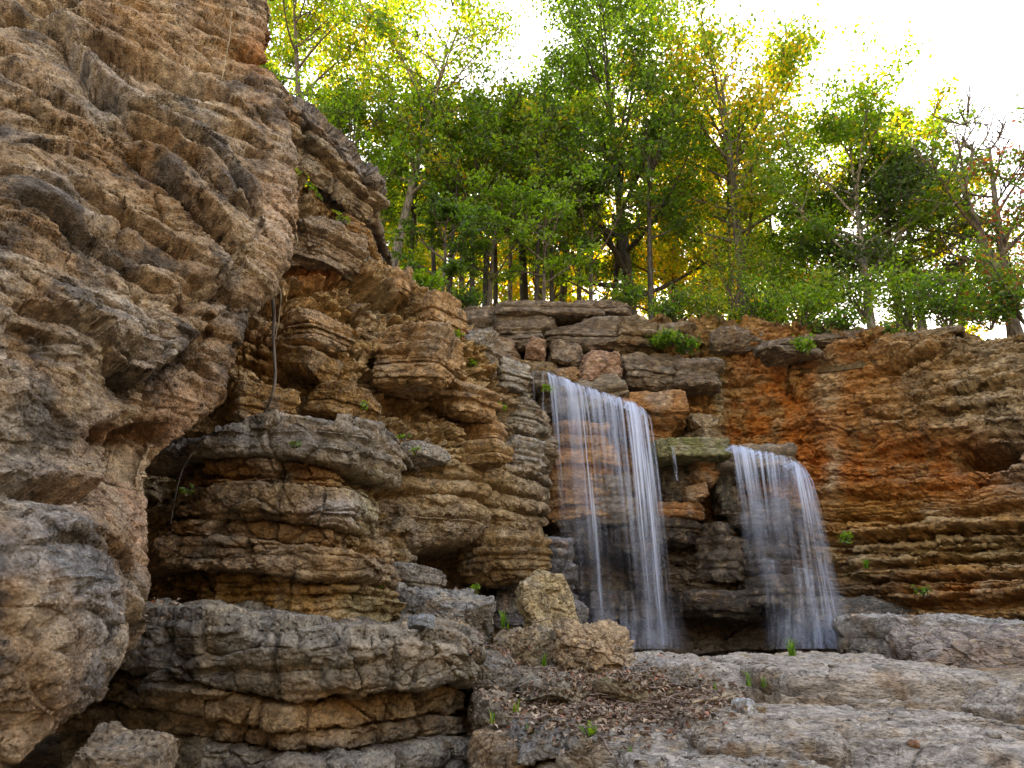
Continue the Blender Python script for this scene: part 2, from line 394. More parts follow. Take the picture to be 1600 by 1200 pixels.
# ------------------------------------------------------------------ the broken cliff behind it
def broken_rock(P, s, z, seed, big=.75, amp=.2):
    """angular rubble: two sizes of tilted block with open cracks"""
    W_ = P + .16 * np.stack([fbm(P, 1.1, 3, off=k + seed) for k in (1, 21, 41)], -1)
    out = 0
    for k, (sc, a, cw) in enumerate(((1 / big, amp, .10), (2.4 / big, amp * .45, .12), (5.5 / big, amp * .2, .14))):
        f1, f2, R, vec = worley(W_ + k * 3.1, np.array([sc, sc, sc * 1.7]), off=seed)
        tilt = ((R[..., :3] - .5) * vec).sum(-1)
        out = out + a * ((R[..., 0] - .5) * 1.2 + 1.9 * tilt) - a * .8 * np.exp(-(f2 - f1) / (cw * .6)) * (R[..., 1] > .25)
    return out
def middle_cliff():
    cols = [(60, 60, 100, 8.3, 7.6), (180, 170, 170, 8.3, 7.5), (300, 290, 225, 8.4, 7.3), (400, 390, 265, 8.6, 7.5), (470, 460, 300, 9.0, 7.6), (545, 535, 366, 9.4, 8.0), (592, 585, 408, 9.8, 8.5), (660, 650, 447, 10.2, 9.1),
            (706, 700, 466, 10.5, 9.6), (728, 728, 498, 10.9, 10.1), (765, 770, 540, 11.3, 10.7), (806, 815, 592, 11.8, 11.3)]
    qs = [0, .06, .16, .3, .45, .6, .75, .88, 1.0]
    edge = [(843, 652), (848, 690), (843, 740), (838, 800), (850, 850), (884, 880), (903, 930), (909, 990), (909, 1050)]
    C = np.zeros((len(qs), len(cols) + 4, 3))
    for j, (ut, ub, vt, yt, yb) in enumerate(cols):
        for i, q in enumerate(qs):
            lean = q ** .75
            C[i, j] = (ut + (ub - ut) * q, vt + (1050 - vt) * q, yt + (yb - yt) * lean)
    for i, (uu, vv) in enumerate(edge):
        ye = 12.2 - .3 * qs[i]
        C[i, len(cols)] = (uu, vv, ye); C[i, len(cols) + 1] = (uu - 8, vv, ye + .6); C[i, len(cols) + 2] = (uu - 40, vv, ye + 1.8); C[i, len(cols) + 3] = (uu - 90, vv, ye + 3.4)
    ctrl = at(C[..., 0], C[..., 1], C[..., 2])
    t0 = ctrl[0]
    ctrl = np.concatenate([[t0 + np.array([-1.2, 4.0, .7])], [t0 + np.array([-.4, 1.1, .22])], [t0 + np.array([-.03, .22, .06])], ctrl])
    wr = np.concatenate([[.5, .5, .25], np.diff(qs) * 8]); wc = np.concatenate([np.maximum(np.diff([c[0] for c in cols]), 1) / 70, [.6, .4, .5, .5]])
    P, tr, tc = dense(ctrl, 700, 700, wr, wc)
    N, fl = normals(P); u, v = uv_of(P); z = P[..., 2]
    s = P[..., 0] * .45 + P[..., 1] * .9
    low = sstep(690, 760, v - 0.05 * (u - 600)) * sstep(560, 620, u)          # the thin beds low down
    d = .42 * blob(u, v, 730, 775, 125, 75, 3) - 3.0 * blob(u, v, 716, 884, 44, 25, 6) - .25 * blob(u, v, 660, 905, 60, 30) - .35 * blob(u, v, 590, 620, 180, 50) - .3 * low * sstep(840, 900, v)
    br = broken_rock(P, s, z, 4, .85, .28)
    st, R2 = strata(s + .2 * fbm(P, 1., 2, off=8), z + .12 * fbm(P, .9, 3, off=6) - .02 * s, .16, .75, 23, crev=.8, joint=.5, rnd=.9, edge=.2)
    st2, R3 = strata(s, z + .1 * fbm(P, 1.2, 3, off=16), .38, 1.1, 29, crev=.6, joint=.6, rnd=.9, edge=.15)
    edge_ = sstep(785, 850, u)
    d += (1 - low) * (br * (1.15 - .4 * edge_) + .11 * st2 + .05 * st) + low * (.15 * st + .06 * br)
    d += .06 * fbm(P, 1.2, 4, .55, off=3) + .045 * fbm(P, 4.5, 5, .62, off=13) + .018 * fbm(P, 16, 3, .6, off=23)
    n1 = fbm(P, .7, 4, off=61); n2 = fbm(P, 2.2, 5, .6, off=71); n3 = fbm(P, 1.3, 4, off=91)
    base = np.broadcast_to(np.array((.37, .245, .12)), P.shape)
    t = mixcol(base, [(sstep(-.05, .35, n1) * .6, BROWN), (sstep(.05, .35, n3) * .55, GREY), ((R3 > .72) * .35, PALE), ((R3 < .2) * .3, OCHRE), (sstep(.1, .35, n2) * .5, DARK),
                      (sstep(.05, .3, -n2) * .3, PALE),
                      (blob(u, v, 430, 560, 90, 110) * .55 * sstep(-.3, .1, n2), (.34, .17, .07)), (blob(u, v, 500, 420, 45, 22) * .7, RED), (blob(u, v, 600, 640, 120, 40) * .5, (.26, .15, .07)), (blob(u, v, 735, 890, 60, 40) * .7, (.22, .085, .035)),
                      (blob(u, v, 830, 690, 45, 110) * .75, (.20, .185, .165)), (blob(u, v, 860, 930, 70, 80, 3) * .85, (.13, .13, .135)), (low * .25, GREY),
                      (sstep(.12, .3, n3) * blob(u, v, 730, 540, 90, 80) * .5, MOSS)])
    o = finish("broken_cliff", P, N, d, ROCK, t, extra_d=refine(P, N, d, 1.2, .85, 7.))
    return tag(o, "tan broken rock slope stepping down from the trees to the waterfalls", "cliff", kind='structure')
MID = middle_cliff()

def layered(name, us, bounds, Y, prot, mat, parent, pal, n, m, back=(), top_depth=1.5, crev=.10, seed=1, sub=.08, wetf=None, right_us=None, label=None, top_in=0.0, amp=1.0, dY=None, zones=None, sharp=.04, subk=.75):
    """a bedrock stack with the beds traced from the photograph: bounds are bed planes (top to bottom) at the columns us"""
    us = np.asarray(us, float); B = np.asarray(bounds, float); K = len(B) - 1
    Yc = np.asarray(Y, float); C = []
    def row(v, dy=0.0, i=0):
        r = [(us[j], v[j], Yc[j] + dy) for j in range(len(us))]
        shift = right_us[min(i, len(right_us) - 1)] if right_us is not None else us[-1]
        r[-1] = (shift, v[-1], Yc[-1] + dy)
        for (du, dy2) in back: r.append((shift + du, v[-1], Yc[-1] + dy + dy2))
        return r
    for i in range(K + 1): C.append(row(B[i], 0.0, i))
    C = np.array(C); ctrl = at(C[..., 0], C[..., 1], C[..., 2])
    if dY is not None:
        for i in range(K + 1): ctrl[i, :, 1] += dY[i]
    tops = [ctrl[0] + np.array([0, top_depth * f, 0.05 * top_depth * f + (0.02 if f else 0)]) for f in (1.0, .45, .12)]
    ctrl = np.concatenate([tops, ctrl]); nt_ = 3
    wr = np.concatenate([[.5, .5, .35], np.maximum(np.abs(np.diff(B, axis=0)).mean(1) / 45, .25)])
    wc = np.concatenate([np.abs(np.diff(us)) / 60 + .1, [max(.3, abs(b[1]) * .6) for b in back]])
    P, tr, tc = dense(ctrl, n, m, wr, wc, True)
    P = P + .0
    N, fl = normals(box_smooth(P, 3)); u, v = uv_of(P)
    r = tr - nt_
    wob = .16 * fbm(P, np.array([2.4, 2.4, .8]), 5, .65, off=seed) 
    R = r[:, None] + np.clip(wob, -.2, .2) * (r[:, None] > .0)
    k = np.clip(np.floor(R).astype(int), 0, K - 1); f = np.clip(R - k, 0, 1)
    th = (np.abs(np.diff(B, axis=0)).mean(1) / F * Yc.mean())[k]
    pr = np.asarray(prot, float)
    if pr.ndim == 1: pv = pr[k]
    else:
        cu = np.interp(tc, np.arange(len(us)), np.arange(len(us))); pv = np.zeros(k.shape)
        for q in range(K): pv = np.where(k == q, np.interp(tc, np.arange(pr.shape[1]), pr[q])[None, :], pv)
    dz = np.minimum(f, 1 - f) * th
    inside = (R > -.02)
    s = np.broadcast_to((np.cumsum(np.concatenate([[0], np.linalg.norm(np.diff(P[n // 2], axis=0), axis=1)])))[None, :], k.shape)
    jn = np.zeros(k.shape)
    rs = np.random.default_rng(seed)
    for q in range(K):
        x = (s + rs.random() * 3 + .07 * fbm(P, 2., 2, off=q)) / (.5 + .9 * rs.random()); c = np.floor(x).astype(np.int32)
        R4 = RND[hsh(c, c * 0 + q, c * 0 + seed)]
        e = np.minimum(x - c, 1 - (x - c))
        jn = np.where(k == q, (R4[..., 0] - .5) * .17 + (R4[..., 1] - .5) * .16 * (f - .5) - .09 * np.exp(-e / .025) * (R4[..., 2] > .35), jn)
    d = np.where(inside, pv + jn * amp - crev * np.exp(-dz / (sharp * np.maximum(th, .12))), np.clip(.0 + pr.reshape(K, -1)[0].mean() * sstep(-3, 0, R), -1, 1))
    Pj = P + .05 * np.stack([fbm(P, 2.5, 3, off=q + seed) for q in (1, 21, 41)], -1)
    st, R2 = strata(s + .1 * fbm(P, 2., 2, off=seed + 4), P[..., 2] + .05 * fbm(P, 1.6, 3, off=seed + 2), sub, .6, seed + 40, crev=.7, joint=.5, rnd=.9, edge=.25)
    sm = sstep(-.2, .3, fbm(P, 1.1, 3, off=seed + 33)) * .8 + .2
    d += amp * (sub * subk * st * sm * inside + .035 * fbm(P, 1.4, 3, .5, off=seed) + .06 * fractures(Pj, np.array([1.1, 1.1, .8]), seed + 2.))
    f1, f2, Rw, vec = worley(Pj, np.array([2.4, 2.4, 3.6]), off=seed)
    d += amp * .075 * (((Rw[..., :3] - .5) * vec).sum(-1) * 2.4 - .7 * np.exp(-(f2 - f1) / .04) * (Rw[..., 3] > .5))
    n1 = fbm(P, .9, 4, off=seed + 61); n2 = fbm(P, 3.0, 5, .62, off=seed + 71); n3 = fbm(P, 1.7, 4, off=seed + 91)
    pc = np.array([p for p in pal], np.float32)[k]
    t = mixcol(pc, [(sstep(.05, .35, n1) * .45, BROWN), (sstep(.05, .32, n3) * .4, GREY), (sstep(.05, .28, n2) * .65, DARK), (sstep(.05, .3, -n2) * .4, PALE), (sstep(.1, .35, -n1) * .4, OCHRE)]
               + ([(w, c) for w, c in zones(u, v, n2, n3)] if zones else []))
    wet = wetf(u, v) if wetf else None
    ex = np.zeros(P.shape); ex[..., 2] = .035 * fbm(P, 2.4, 3, off=seed + 11); ex = ex + refine(P, N, d, .9 * amp, 1.1, seed + .5)
    o = finish(name, P, N, d, mat, t, parent, wet, ex)
    if label: o["label"] = label
    return o

# the ledge stack in the middle of the picture
def ledges():
    us = [215, 250, 300, 380, 450, 530, 575, 606]
    B = [[735, 722, 700, 668, 660, 666, 676, 690], [742, 733, 716, 713, 718, 732, 750, 762], [770, 765, 756, 750, 754, 762, 772, 780], [822, 818, 812, 811, 815, 826, 838, 842],
         [842, 838, 836, 840, 850, 862, 874, 880], [905, 893, 886, 893, 902, 912, 918, 918], [960, 962, 968, 978, 992, 1003, 1003, 996], [1000, 1000, 1005, 1020, 1030, 1040, 1040, 1035]]
    Y = [6.4, 6.2, 6.1, 6.03, 6.02, 6.08, 6.55, 6.95]
    prot = [[-.05, 0, .04, .10, .14, .15, .14, .10], [-.3, -.25, -.12, -.10, -.08, -.05, -.1, -.15], [-.35, -.3, -.05, .05, .06, .04, -.02, -.08], [-.2, -.1, -.02, .0, .02, -.02, 0, 0], [-.1, 0, .08, .10, .10, .12, .10, .05],
            [-.4, -.3, -.14, -.04, .0, .05, .02, 0], [-.3, -.2, -.1, 0, 0, 0, 0, 0]]
    pal = [(.23, .185, .135), (.26, .14, .065), (.27, .19, .115), (.27, .16, .08), (.25, .17, .105), (.31, .18, .075), (.21, .165, .12)]
    zn = lambda u, v, n2, n3: [(blob(u, v, 575, 790, 40, 50) * .7, (.33, .28, .17)), (blob(u, v, 575, 960, 50, 45, 4) * .8, (.27, .225, .13)), (blob(u, v, 520, 800, 40, 22) * .6, (.36, .36, .37)), (blob(u, v, 430, 950, 90, 40) * .5 * sstep(-.2, .1, n2), (.34, .19, .06)), (blob(u, v, 460, 690, 120, 25) * .5, BLUEG)]
    layered("rock_ledge", us, B, Y, prot, ROCK, MID, pal, 430, 520, back=((4, .35), (0, .9), (-20, 2.2)), top_depth=2.2, seed=5, right_us=[606, 604, 598, 594, 606, 616, 612, 616], zones=zn, label="square stack of brown beds")
    us = [60, 170, 250, 340, 440, 540, 640, 705, 738]
    B = [[985, 975, 968, 975, 996, 1003, 1000, 1010, 1040], [1035, 1045, 1062, 1078, 1098, 1090, 1080, 1070, 1075], [1100, 1105, 1115, 1128, 1143, 1140, 1128, 1120, 1118], [1150, 1155, 1160, 1168, 1178, 1176, 1165, 1155, 1150], [1300] * 9]
    Y = [5.3, 5.1, 4.95, 4.85, 4.85, 5.0, 5.25, 5.55, 5.8]
    prot = [[-.05, .05, .08, .1, .12, .14, .14, .1, .05], [-.1, -.04, -.04, -.06, -.02, -.16, -.18, -.15, -.1], [-.1, -.06, -.06, -.08, -.04, -.14, -.16, -.14, -.1], [-.1, -.08, -.08, -.08, -.05, -.08, 0, .05, 0]]
    pal = [(.23, .195, .15), (.25, .165, .09), (.24, .17, .11), (.26, .23, .185)]
    zn = lambda u, v, n2, n3: [(blob(u, v, 520, 1120, 70, 40, 3) * .75, (.40, .24, .12)), (blob(u, v, 640, 1020, 70, 28) * .6, (.36, .27, .18)), (blob(u, v, 230, 1050, 80, 90) * .6, (.10, .095, .085)), (blob(u, v, 330, 1010, 14, 38) * .7, (.42, .30, .18)), (blob(u, v, 250, 1170, 15, 45) * .7, (.40, .31, .2)), (blob(u, v, 450, 1090, 10, 70) * .6, (.42, .31, .2)), (blob(u, v, 620, 1180, 110, 25) * .5, GREY), (blob(u, v, 370, 1130, 60, 25) * .5, (.34, .22, .12))]
    layered("rock_ledge", us, B, Y, prot, ROCK, MID, pal, 360, 640, back=((-4, .4), (-12, 1.2), (-40, 2.6)), top_depth=2.4, seed=9, sub=.12, subk=.35, zones=zn, label="broad grey ledge at the foot of the stack", crev=.14)
    # roof of thin beds jutting above the slope
    us = [430, 470, 510, 540, 562, 576]
    B = [[168, 188, 222, 262, 288, 300], [185, 208, 240, 280, 303, 312], [205, 230, 262, 298, 318, 325], [245, 268, 300, 330, 345, 350]]
    Y = [8.4, 8.7, 9.0, 9.2, 9.4, 9.6]
    prot = [[.3] * 6, [.2, .2, .18, .2, .22, .22], [.12, .1, .12, .14, .14, .12]]
    layered("rock_ledge", us, B, Y, prot, ROCK, MID, [(.16, .14, .125), (.28, .225, .16), (.27, .21, .145)], 260, 380, back=((2, .4), (-6, 1.0), (-20, 2.4)), top_depth=3, seed=14, sub=.07, crev=.1, right_us=[566, 576, 578, 574], label="jutting roof of thin grey beds",
            zones=lambda u, v, n2, n3: [(sstep(.0, .25, n3) * .4, GREY)])
    us = [400, 460, 500, 535, 560, 570]      # the smooth brown hollow under that roof
    B = [[225, 262, 296, 326, 342, 348], [330, 345, 368, 380, 376, 372], [420, 430, 430, 420, 400, 392]]
    layered("rock_ledge", us, B, [8.2, 8.5, 8.8, 9.05, 9.25, 9.4], [[-.02] * 6, [-.1] * 6], ROCK, MID, [(.20, .125, .07), (.22, .14, .08)], 200, 260, back=((-6, .5), (-16, 1.2), (-40, 2.4)), top_depth=2, seed=17, sub=.1, crev=.03, amp=.55, dY=[.35, 1.0, 1.2], label="smooth brown hollow under the roof")
ledges()

# ------------------------------------------------------------------ loose rocks and blocks
def rock_block(name, center, size, rotz=0.0, tilt=(0, 0), seed=1, mat=None, pal=TAN, parent=None, n=90, power=5.0, cuts=9, rough=1.0, beds=0.0, alt=GREY, dark=.5, top=None, wet=0.0, moss=0.0):
    """an angular lump of stone: a rounded box cut by random planes, weathered, bedded if asked"""
    size = np.asarray(size, float); lin = np.linspace(-1, 1, n); lin = np.sign(lin) * np.abs(lin) ** .85
    a, b = np.meshgrid(lin, lin, indexing='ij'); o = np.ones_like(a)
    Vs, Fs, k = [], [], 0
    for ax in range(3):
        for sg in (-1, 1):
            q = [a, b]; q.insert(ax, o * sg); g = np.stack(q, -1)
            Vs.append(g.reshape(-1, 3)); ff = grid_faces(n, n) + k
            Fs.append(ff if (sg > 0) == (ax != 1) else ff[:, ::-1]); k += n * n
    V = np.concatenate(Vs); Fq = np.concatenate(Fs)
    # weld the cube's shared borders
    key = np.round(V * 1e4).astype(np.int64) + 20000; key = (key[:, 0] * 50000 + key[:, 1]) * 50000 + key[:, 2]
    _, idx, inv = np.unique(key, return_index=True, return_inverse=True)
    V = V[idx]; Fq = inv.reshape(-1)[Fq]
    D = V / (np.abs(V) ** power).sum(1, keepdims=True) ** (1 / power)
    rs = np.random.default_rng(seed)
    for _ in range(cuts):
        nn = rs.normal(size=3); nn[2] *= .7; nn /= np.linalg.norm(nn); c = .62 + .32 * rs.random() + .25 * (np.abs(nn).sum() - 1)
        e = D @ nn - c; D = D - np.maximum(e, 0)[:, None] * nn * .95
    P = D * size / 2
    U = V / np.linalg.norm(V, axis=1, keepdims=True)
    Nn = D / (size / 2); Nn /= np.linalg.norm(Nn, axis=1, keepdims=True)
    sz = float(size.min()); off = seed * 3.7
    d = rough * (.12 * sz * fbm(P, 1.1 / sz, 3, .5, off=off) + .035 * sz * fbm(P, 3.2 / sz, 5, .62, off=off + 9) + .022 * sz * fbm(P, 12 / sz, 4, .65, off=off + 19))
    f1, f2, R, vec = worley(P + .1 * sz * fbm(P, 2 / sz, 2, off=off)[..., None], np.array([1.5, 1.5, 2.2]) / sz, off=off)
    d += rough * .09 * sz * (((R[..., :3] - .5) * vec).sum(-1) * 1.6 - .5 * np.exp(-(f2 - f1) / .05) * (R[..., 3] > .5))
    d += rough * sz * (.045 * facets(P, np.array([4., 4., 6.]) / sz, off, .6, .05, .5) + .018 * facets(P, np.array([10., 10., 14.]) / sz, off + 4, .6, .08, .5))
    if n >= 150: d += .05 * fractures(P + .06 * fbm(P, 2, 3)[..., None], np.array([.9, 1.5, .9]), off, .012)
    if beds > 0:
        s = np.arctan2(P[:, 1], P[:, 0]) * size[0] * .4
        st, _ = strata(s, P[:, 2] + .25 * beds * fbm(P, .5 / beds, 3, off=off), beds, .8, seed + 5, crev=.9, joint=.3, rnd=.9, edge=.25)
        d += (.42 if beds > .14 else .75) * beds * st * (1 - .8 * sstep(.6, .95, np.abs(Nn[:, 2])))
    n1 = fbm(P, 1.5 / sz, 4, off=off + 61); n2 = fbm(P, 4.5 / sz, 5, .62, off=off + 71); n3 = fbm(P, 2.2 / sz, 4, off=off + 91)
    t = mixcol(np.broadcast_to(np.array(pal), P.shape), [(sstep(.0, .35, n1) * .5, alt), (sstep(.05, .32, n2) * dark, DARK), (sstep(.05, .3, -n2) * .4, PALE), (sstep(.1, .35, -n3) * .35, BROWN)])
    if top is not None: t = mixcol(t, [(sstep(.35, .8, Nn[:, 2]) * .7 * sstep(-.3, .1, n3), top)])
    if moss: t = mixcol(t, [(sstep(-.1, .25, n3) * moss, MOSS)])
    Q = P + Nn * d[:, None]
    o = build(name, Q, Fq, mat or ROCK, parent, t, True, {"wet": np.full(len(Q), wet)})
    o.location = tuple(float(x) for x in center); o.rotation_euler = (tilt[0], tilt[1], rotz)
    return o
def block_px(name, u0, u1, v0, v1, Y, depth, **kw):
    """a block whose face fills a patch of the photograph at ground distance Y"""
    c = at((u0 + u1) / 2, (v0 + v1) / 2, Y); l, r = at(u0, (v0 + v1) / 2, Y), at(u1, (v0 + v1) / 2, Y)
    t, b = at((u0 + u1) / 2, v0, Y), at((u0 + u1) / 2, v1, Y)
    w = float(np.linalg.norm(r - l)); h = float(abs(t[2] - b[2]))
    return rock_block(name, c + np.array([0, depth / 2, 0]), (w * 1.08, depth, h * 1.08), **kw)

# blocks set in the broken slope
def slope_blocks():
    B = [(425, 530, 478, 532, 8.1, .8, .12, TAN), (575, 705, 500, 590, 9.0, .9, .15, TAN), (650, 722, 452, 502, 9.9, .9, .05, TAN), (440, 530, 318, 398, 8.4, 1.1, .45, (.27, .20, .14)), (520, 572, 372, 420, 9.1, .8, .2, GREY),
         (525, 560, 330, 372, 9.0, .5, .1, BROWN), (560, 640, 404, 452, 9.6, .8, .25, TAN), (700, 775, 505, 560, 10.6, .8, .2, GREY), (770, 822, 552, 602, 11.3, .8, .1, GREY),
         (435, 520, 535, 580, 8.0, .8, .2, OCHRE), (470, 570, 590, 640, 8.1, .8, .15, OCHRE), (355, 425, 590, 650, 7.3, .8, .1, OCHRE), (650, 770, 585, 640, 9.9, .8, .2, TAN), (720, 790, 655, 700, 10.3, .7, .1, TAN), (640, 700, 510, 550, 9.8, .6, .3, TAN),
         (700, 795, 690, 722, 9.6, .7, .1, OCHRE), (790, 845, 610, 670, 11.6, .8, .05, GREY), (785, 840, 680, 740, 11.2, .8, .05, GREY), (600, 680, 690, 722, 8.9, .7, .05, GREY),
         (610, 690, 880, 922, 8.2, .8, .05, GREY), (738, 838, 828, 906, 10.1, 1.2, 0, (.22, .14, .07)), (792, 908, 846, 1005, 11.2, 1.1, .05, (.15, .145, .145)), (772, 830, 900, 985, 10.9, .8, .1, (.14, .135, .14))]
    for k, (u0, u1, v0, v1, Y, dp, tl, p) in enumerate(B):
        block_px("rock_ledge", u0, u1, v0, v1, Y, dp, rotz=-.6 + .3 * math.sin(k * 2.1), tilt=(0, tl + .1 * math.sin(k * 3.7)), seed=100 + k, mat=ROCK, pal=p, parent=MID, n=50, beds=.07, power=7, cuts=7, rough=.85)
slope_blocks()

# ------------------------------------------------------------------ the back wall with the waterfalls' steps
def back_cliff():
    us = [640, 720, 800, 860, 930, 1000, 1060, 1140, 1200, 1260, 1320, 1400, 1500, 1600, 1720]
    top = [480, 492, 492, 486, 488, 500, 508, 510, 510, 516, 520, 524, 522, 512, 498]
    Y = [16.4, 16.0, 15.6, 15.3, 15.1, 14.9, 14.7, 14.5, 14.35, 14.1, 13.6, 12.9, 12.1, 11.3, 10.4]
    qs = [0, .08, .2, .35, .5, .65, .8, .92, 1.0]
    C = []
    for q in qs: C.append([(u, t + (1050 - t) * q, y - .35 * q + .5 * (1 - q) ** 3) for u, t, y in zip(us, top, Y)])
    C = np.array(C); ctrl = at(C[..., 0], C[..., 1], C[..., 2]); t0 = ctrl[0]
    ctrl = np.concatenate([[t0 + np.array([0, 6., 1.2])], [t0 + np.array([0, 1.6, .35])], [t0 + np.array([0, .4, .1])], ctrl])
    ctrl = np.concatenate([ctrl, ctrl[:, -1:] + np.array([2.5, -2.2, 0]), ctrl[:, -1:] + np.array([7., -5., .3])], axis=1)
    P, tr, tc = dense(ctrl, 620, 960, np.concatenate([[.3, .3, .12], np.diff(qs) * 6]), np.concatenate([np.diff(us) / 80., [.6, .6]]))
    N, fl = normals(P); u, v = uv_of(P); z = P[..., 2]; s = P[..., 0] * .75 - P[..., 1] * .5
    # bed height, dipping as the photograph's beds do; measured from the pool
    zz = z - .012 * s + .18 * fbm(P, .5, 3, off=4) + .05 * fbm(P, 1.6, 3, off=14)
    st, R1 = strata(s, zz, .52, 1.9, 31, crev=.7, joint=.5, rnd=.9, edge=.15)
    st2, R2 = strata(s + .2 * fbm(P, 1, 2, off=3), zz + .03 * fbm(P, 3, 2, off=24), .15, 1.1, 37, crev=.8, joint=.4, rnd=.9, edge=.22)
    right = sstep(1230, 1330, u); lowr = right * sstep(740, 800, v)
    falls = (1 - right) * sstep(830, 880, u)
    d = .17 * st * (1 - .35 * right) + .07 * st2 * (.55 + .7 * right + .3 * falls) +   .2 * lowr * strata(s, zz + .04 * fbm(P, 2.2, 4, .6, off=51), .15, 1.6, 41, crev=1.0, joint=.3, rnd=.9, edge=.18)[0]
    rr = broken_rock(P, s, z, 9, 1.1, .17); d += rr * (.75 - .3 * right + .2 * sstep(600, 540, v) - .2 * lowr)
    d += .22 * fbm(P, .55, 4, .5, off=7) + .08 * fbm(P, 2.0, 4, .6, off=17) + .025 * fbm(P * np.array([1, 1, 2.2]), 5.5, 5, .65, off=27) + .012 * fbm(P, 16, 3, .6, off=37)
    Pj = P + .1 * np.stack([fbm(P, 1.4, 3, off=q) for q in (1, 21, 41)], -1)
    d += (.10 * facets(Pj, np.array([1.6, 1.6, 3.4]), 6., .7, .04, .4) + .05 * facets(Pj, np.array([4., 4., 8.]), 16., .7, .06, .4)) * (1 - .3 * lowr) * (1 - .4 * right)
    # hollows and ribs of the red face
    d += -.5 * blob(u, v, 1545, 705, 40, 18, 4) - 2.6 * blob(u, v, 1528, 704, 40, 17, 6) - .35 * blob(u, v, 1460, 715, 90, 28, 3) - .2 * blob(u, v, 1575, 690, 8, 6)
    d += -.30 * blob(u, v, 1215, 650, 50, 60, 3) + .14 * blob(u, v, 1285, 640, 38, 90) - .3 * blob(u, v, 1340, 690, 30, 20, 3) - .12 * blob(u, v, 1310, 660, 16, 12) + .15 * blob(u, v, 1290, 545, 80, 25)
    d += -.25 * blob(u, v, 1150, 640, 40, 60, 3) + .1 * blob(u, v, 1125, 650, 16, 70) + .22 * blob(u, v, 1420, 545, 150, 16, 3) + .25 * lowr * sstep(800, 900, v)
    wq = 12 * fbm(P, 1.3, 5, .6, off=77)
    for pts, A, L in [([(1290, 806), (1400, 809), (1500, 792), (1640, 770)], .16, 26), ([(1270, 832), (1340, 839), (1450, 830), (1640, 812)], .14, 22), ([(1285, 862), (1400, 866), (1520, 852), (1640, 848)], .16, 24), ([(1320, 905), (1430, 912), (1540, 900), (1640, 905)], .14, 24),
                      ([(1385, 572), (1450, 556), (1510, 540)], .14, 22), ([(1470, 606), (1540, 600), (1640, 582)], .16, 26), ([(1330, 640), (1400, 650), (1480, 640), (1560, 628)], .12, 24), ([(1380, 735), (1430, 742), (1490, 735)], .12, 18), ([(1190, 560), (1230, 585), (1250, 625)], .14, 16),
                      ([(1215, 690), (1250, 720), (1290, 728)], .12, 18), ([(1295, 610), (1330, 605), (1370, 616)], .1, 16), ([(1300, 770), (1370, 772), (1450, 765)], .1, 20), ([(1340, 930), (1440, 945), (1560, 935)], .12, 20)]:
        q, sd_ = seg_dist(u, v + wq, pts); e_ = np.minimum(np.hypot(u - pts[0][0], v - pts[0][1]), np.hypot(u - pts[-1][0], v - pts[-1][1]))
        d += 1.1 * A * (sstep(0, 40, e_) + .2) * np.where(sd_ > 0, .8 * np.exp(-q / (L * .55)) * sstep(0, 3, q) - .5 * np.exp(-q / 2.5), -1.1 * np.exp(-q / 7))
    # steps under the falls: each lower bed stands further out, the foot is undercut
    step = 0
    for vb, a in ((700, .22), (760, .12), (800, .2), (872, .22), (925, .2)): step = step + a * sstep(vb - 4, vb + 5, v + 10 * fbm(P, 1.2, 3, off=vb) - .02 * (u - 1000))
    d += step * falls * .6 - .8 * falls * blob(u, v, 1050, 990, 260, 22, 4) - .35 * falls * blob(u, v, 1040, 950, 60, 14, 4) - .5 * blob(u, v, 1110, 830, 22, 50, 3) * falls - .45 * blob(u, v, 1160, 850, 14, 45, 3) * falls
    n1 = fbm(P, .55, 4, off=62); n2 = fbm(P, 1.8, 5, .6, off=72); n3 = fbm(P * np.array([1, 1, .35]), 1.6, 4, off=92)
    base = np.broadcast_to(np.array((.33, .195, .09)), P.shape)
    wetm = np.clip(falls * sstep(770, 830, v + 30 * n1) + right * sstep(860, 960, v - .08 * (u - 1300) + 40 * n1) * sstep(1450, 1330, u) + falls * blob(u, v, 1060, 760, 26, 80) , 0, 1)
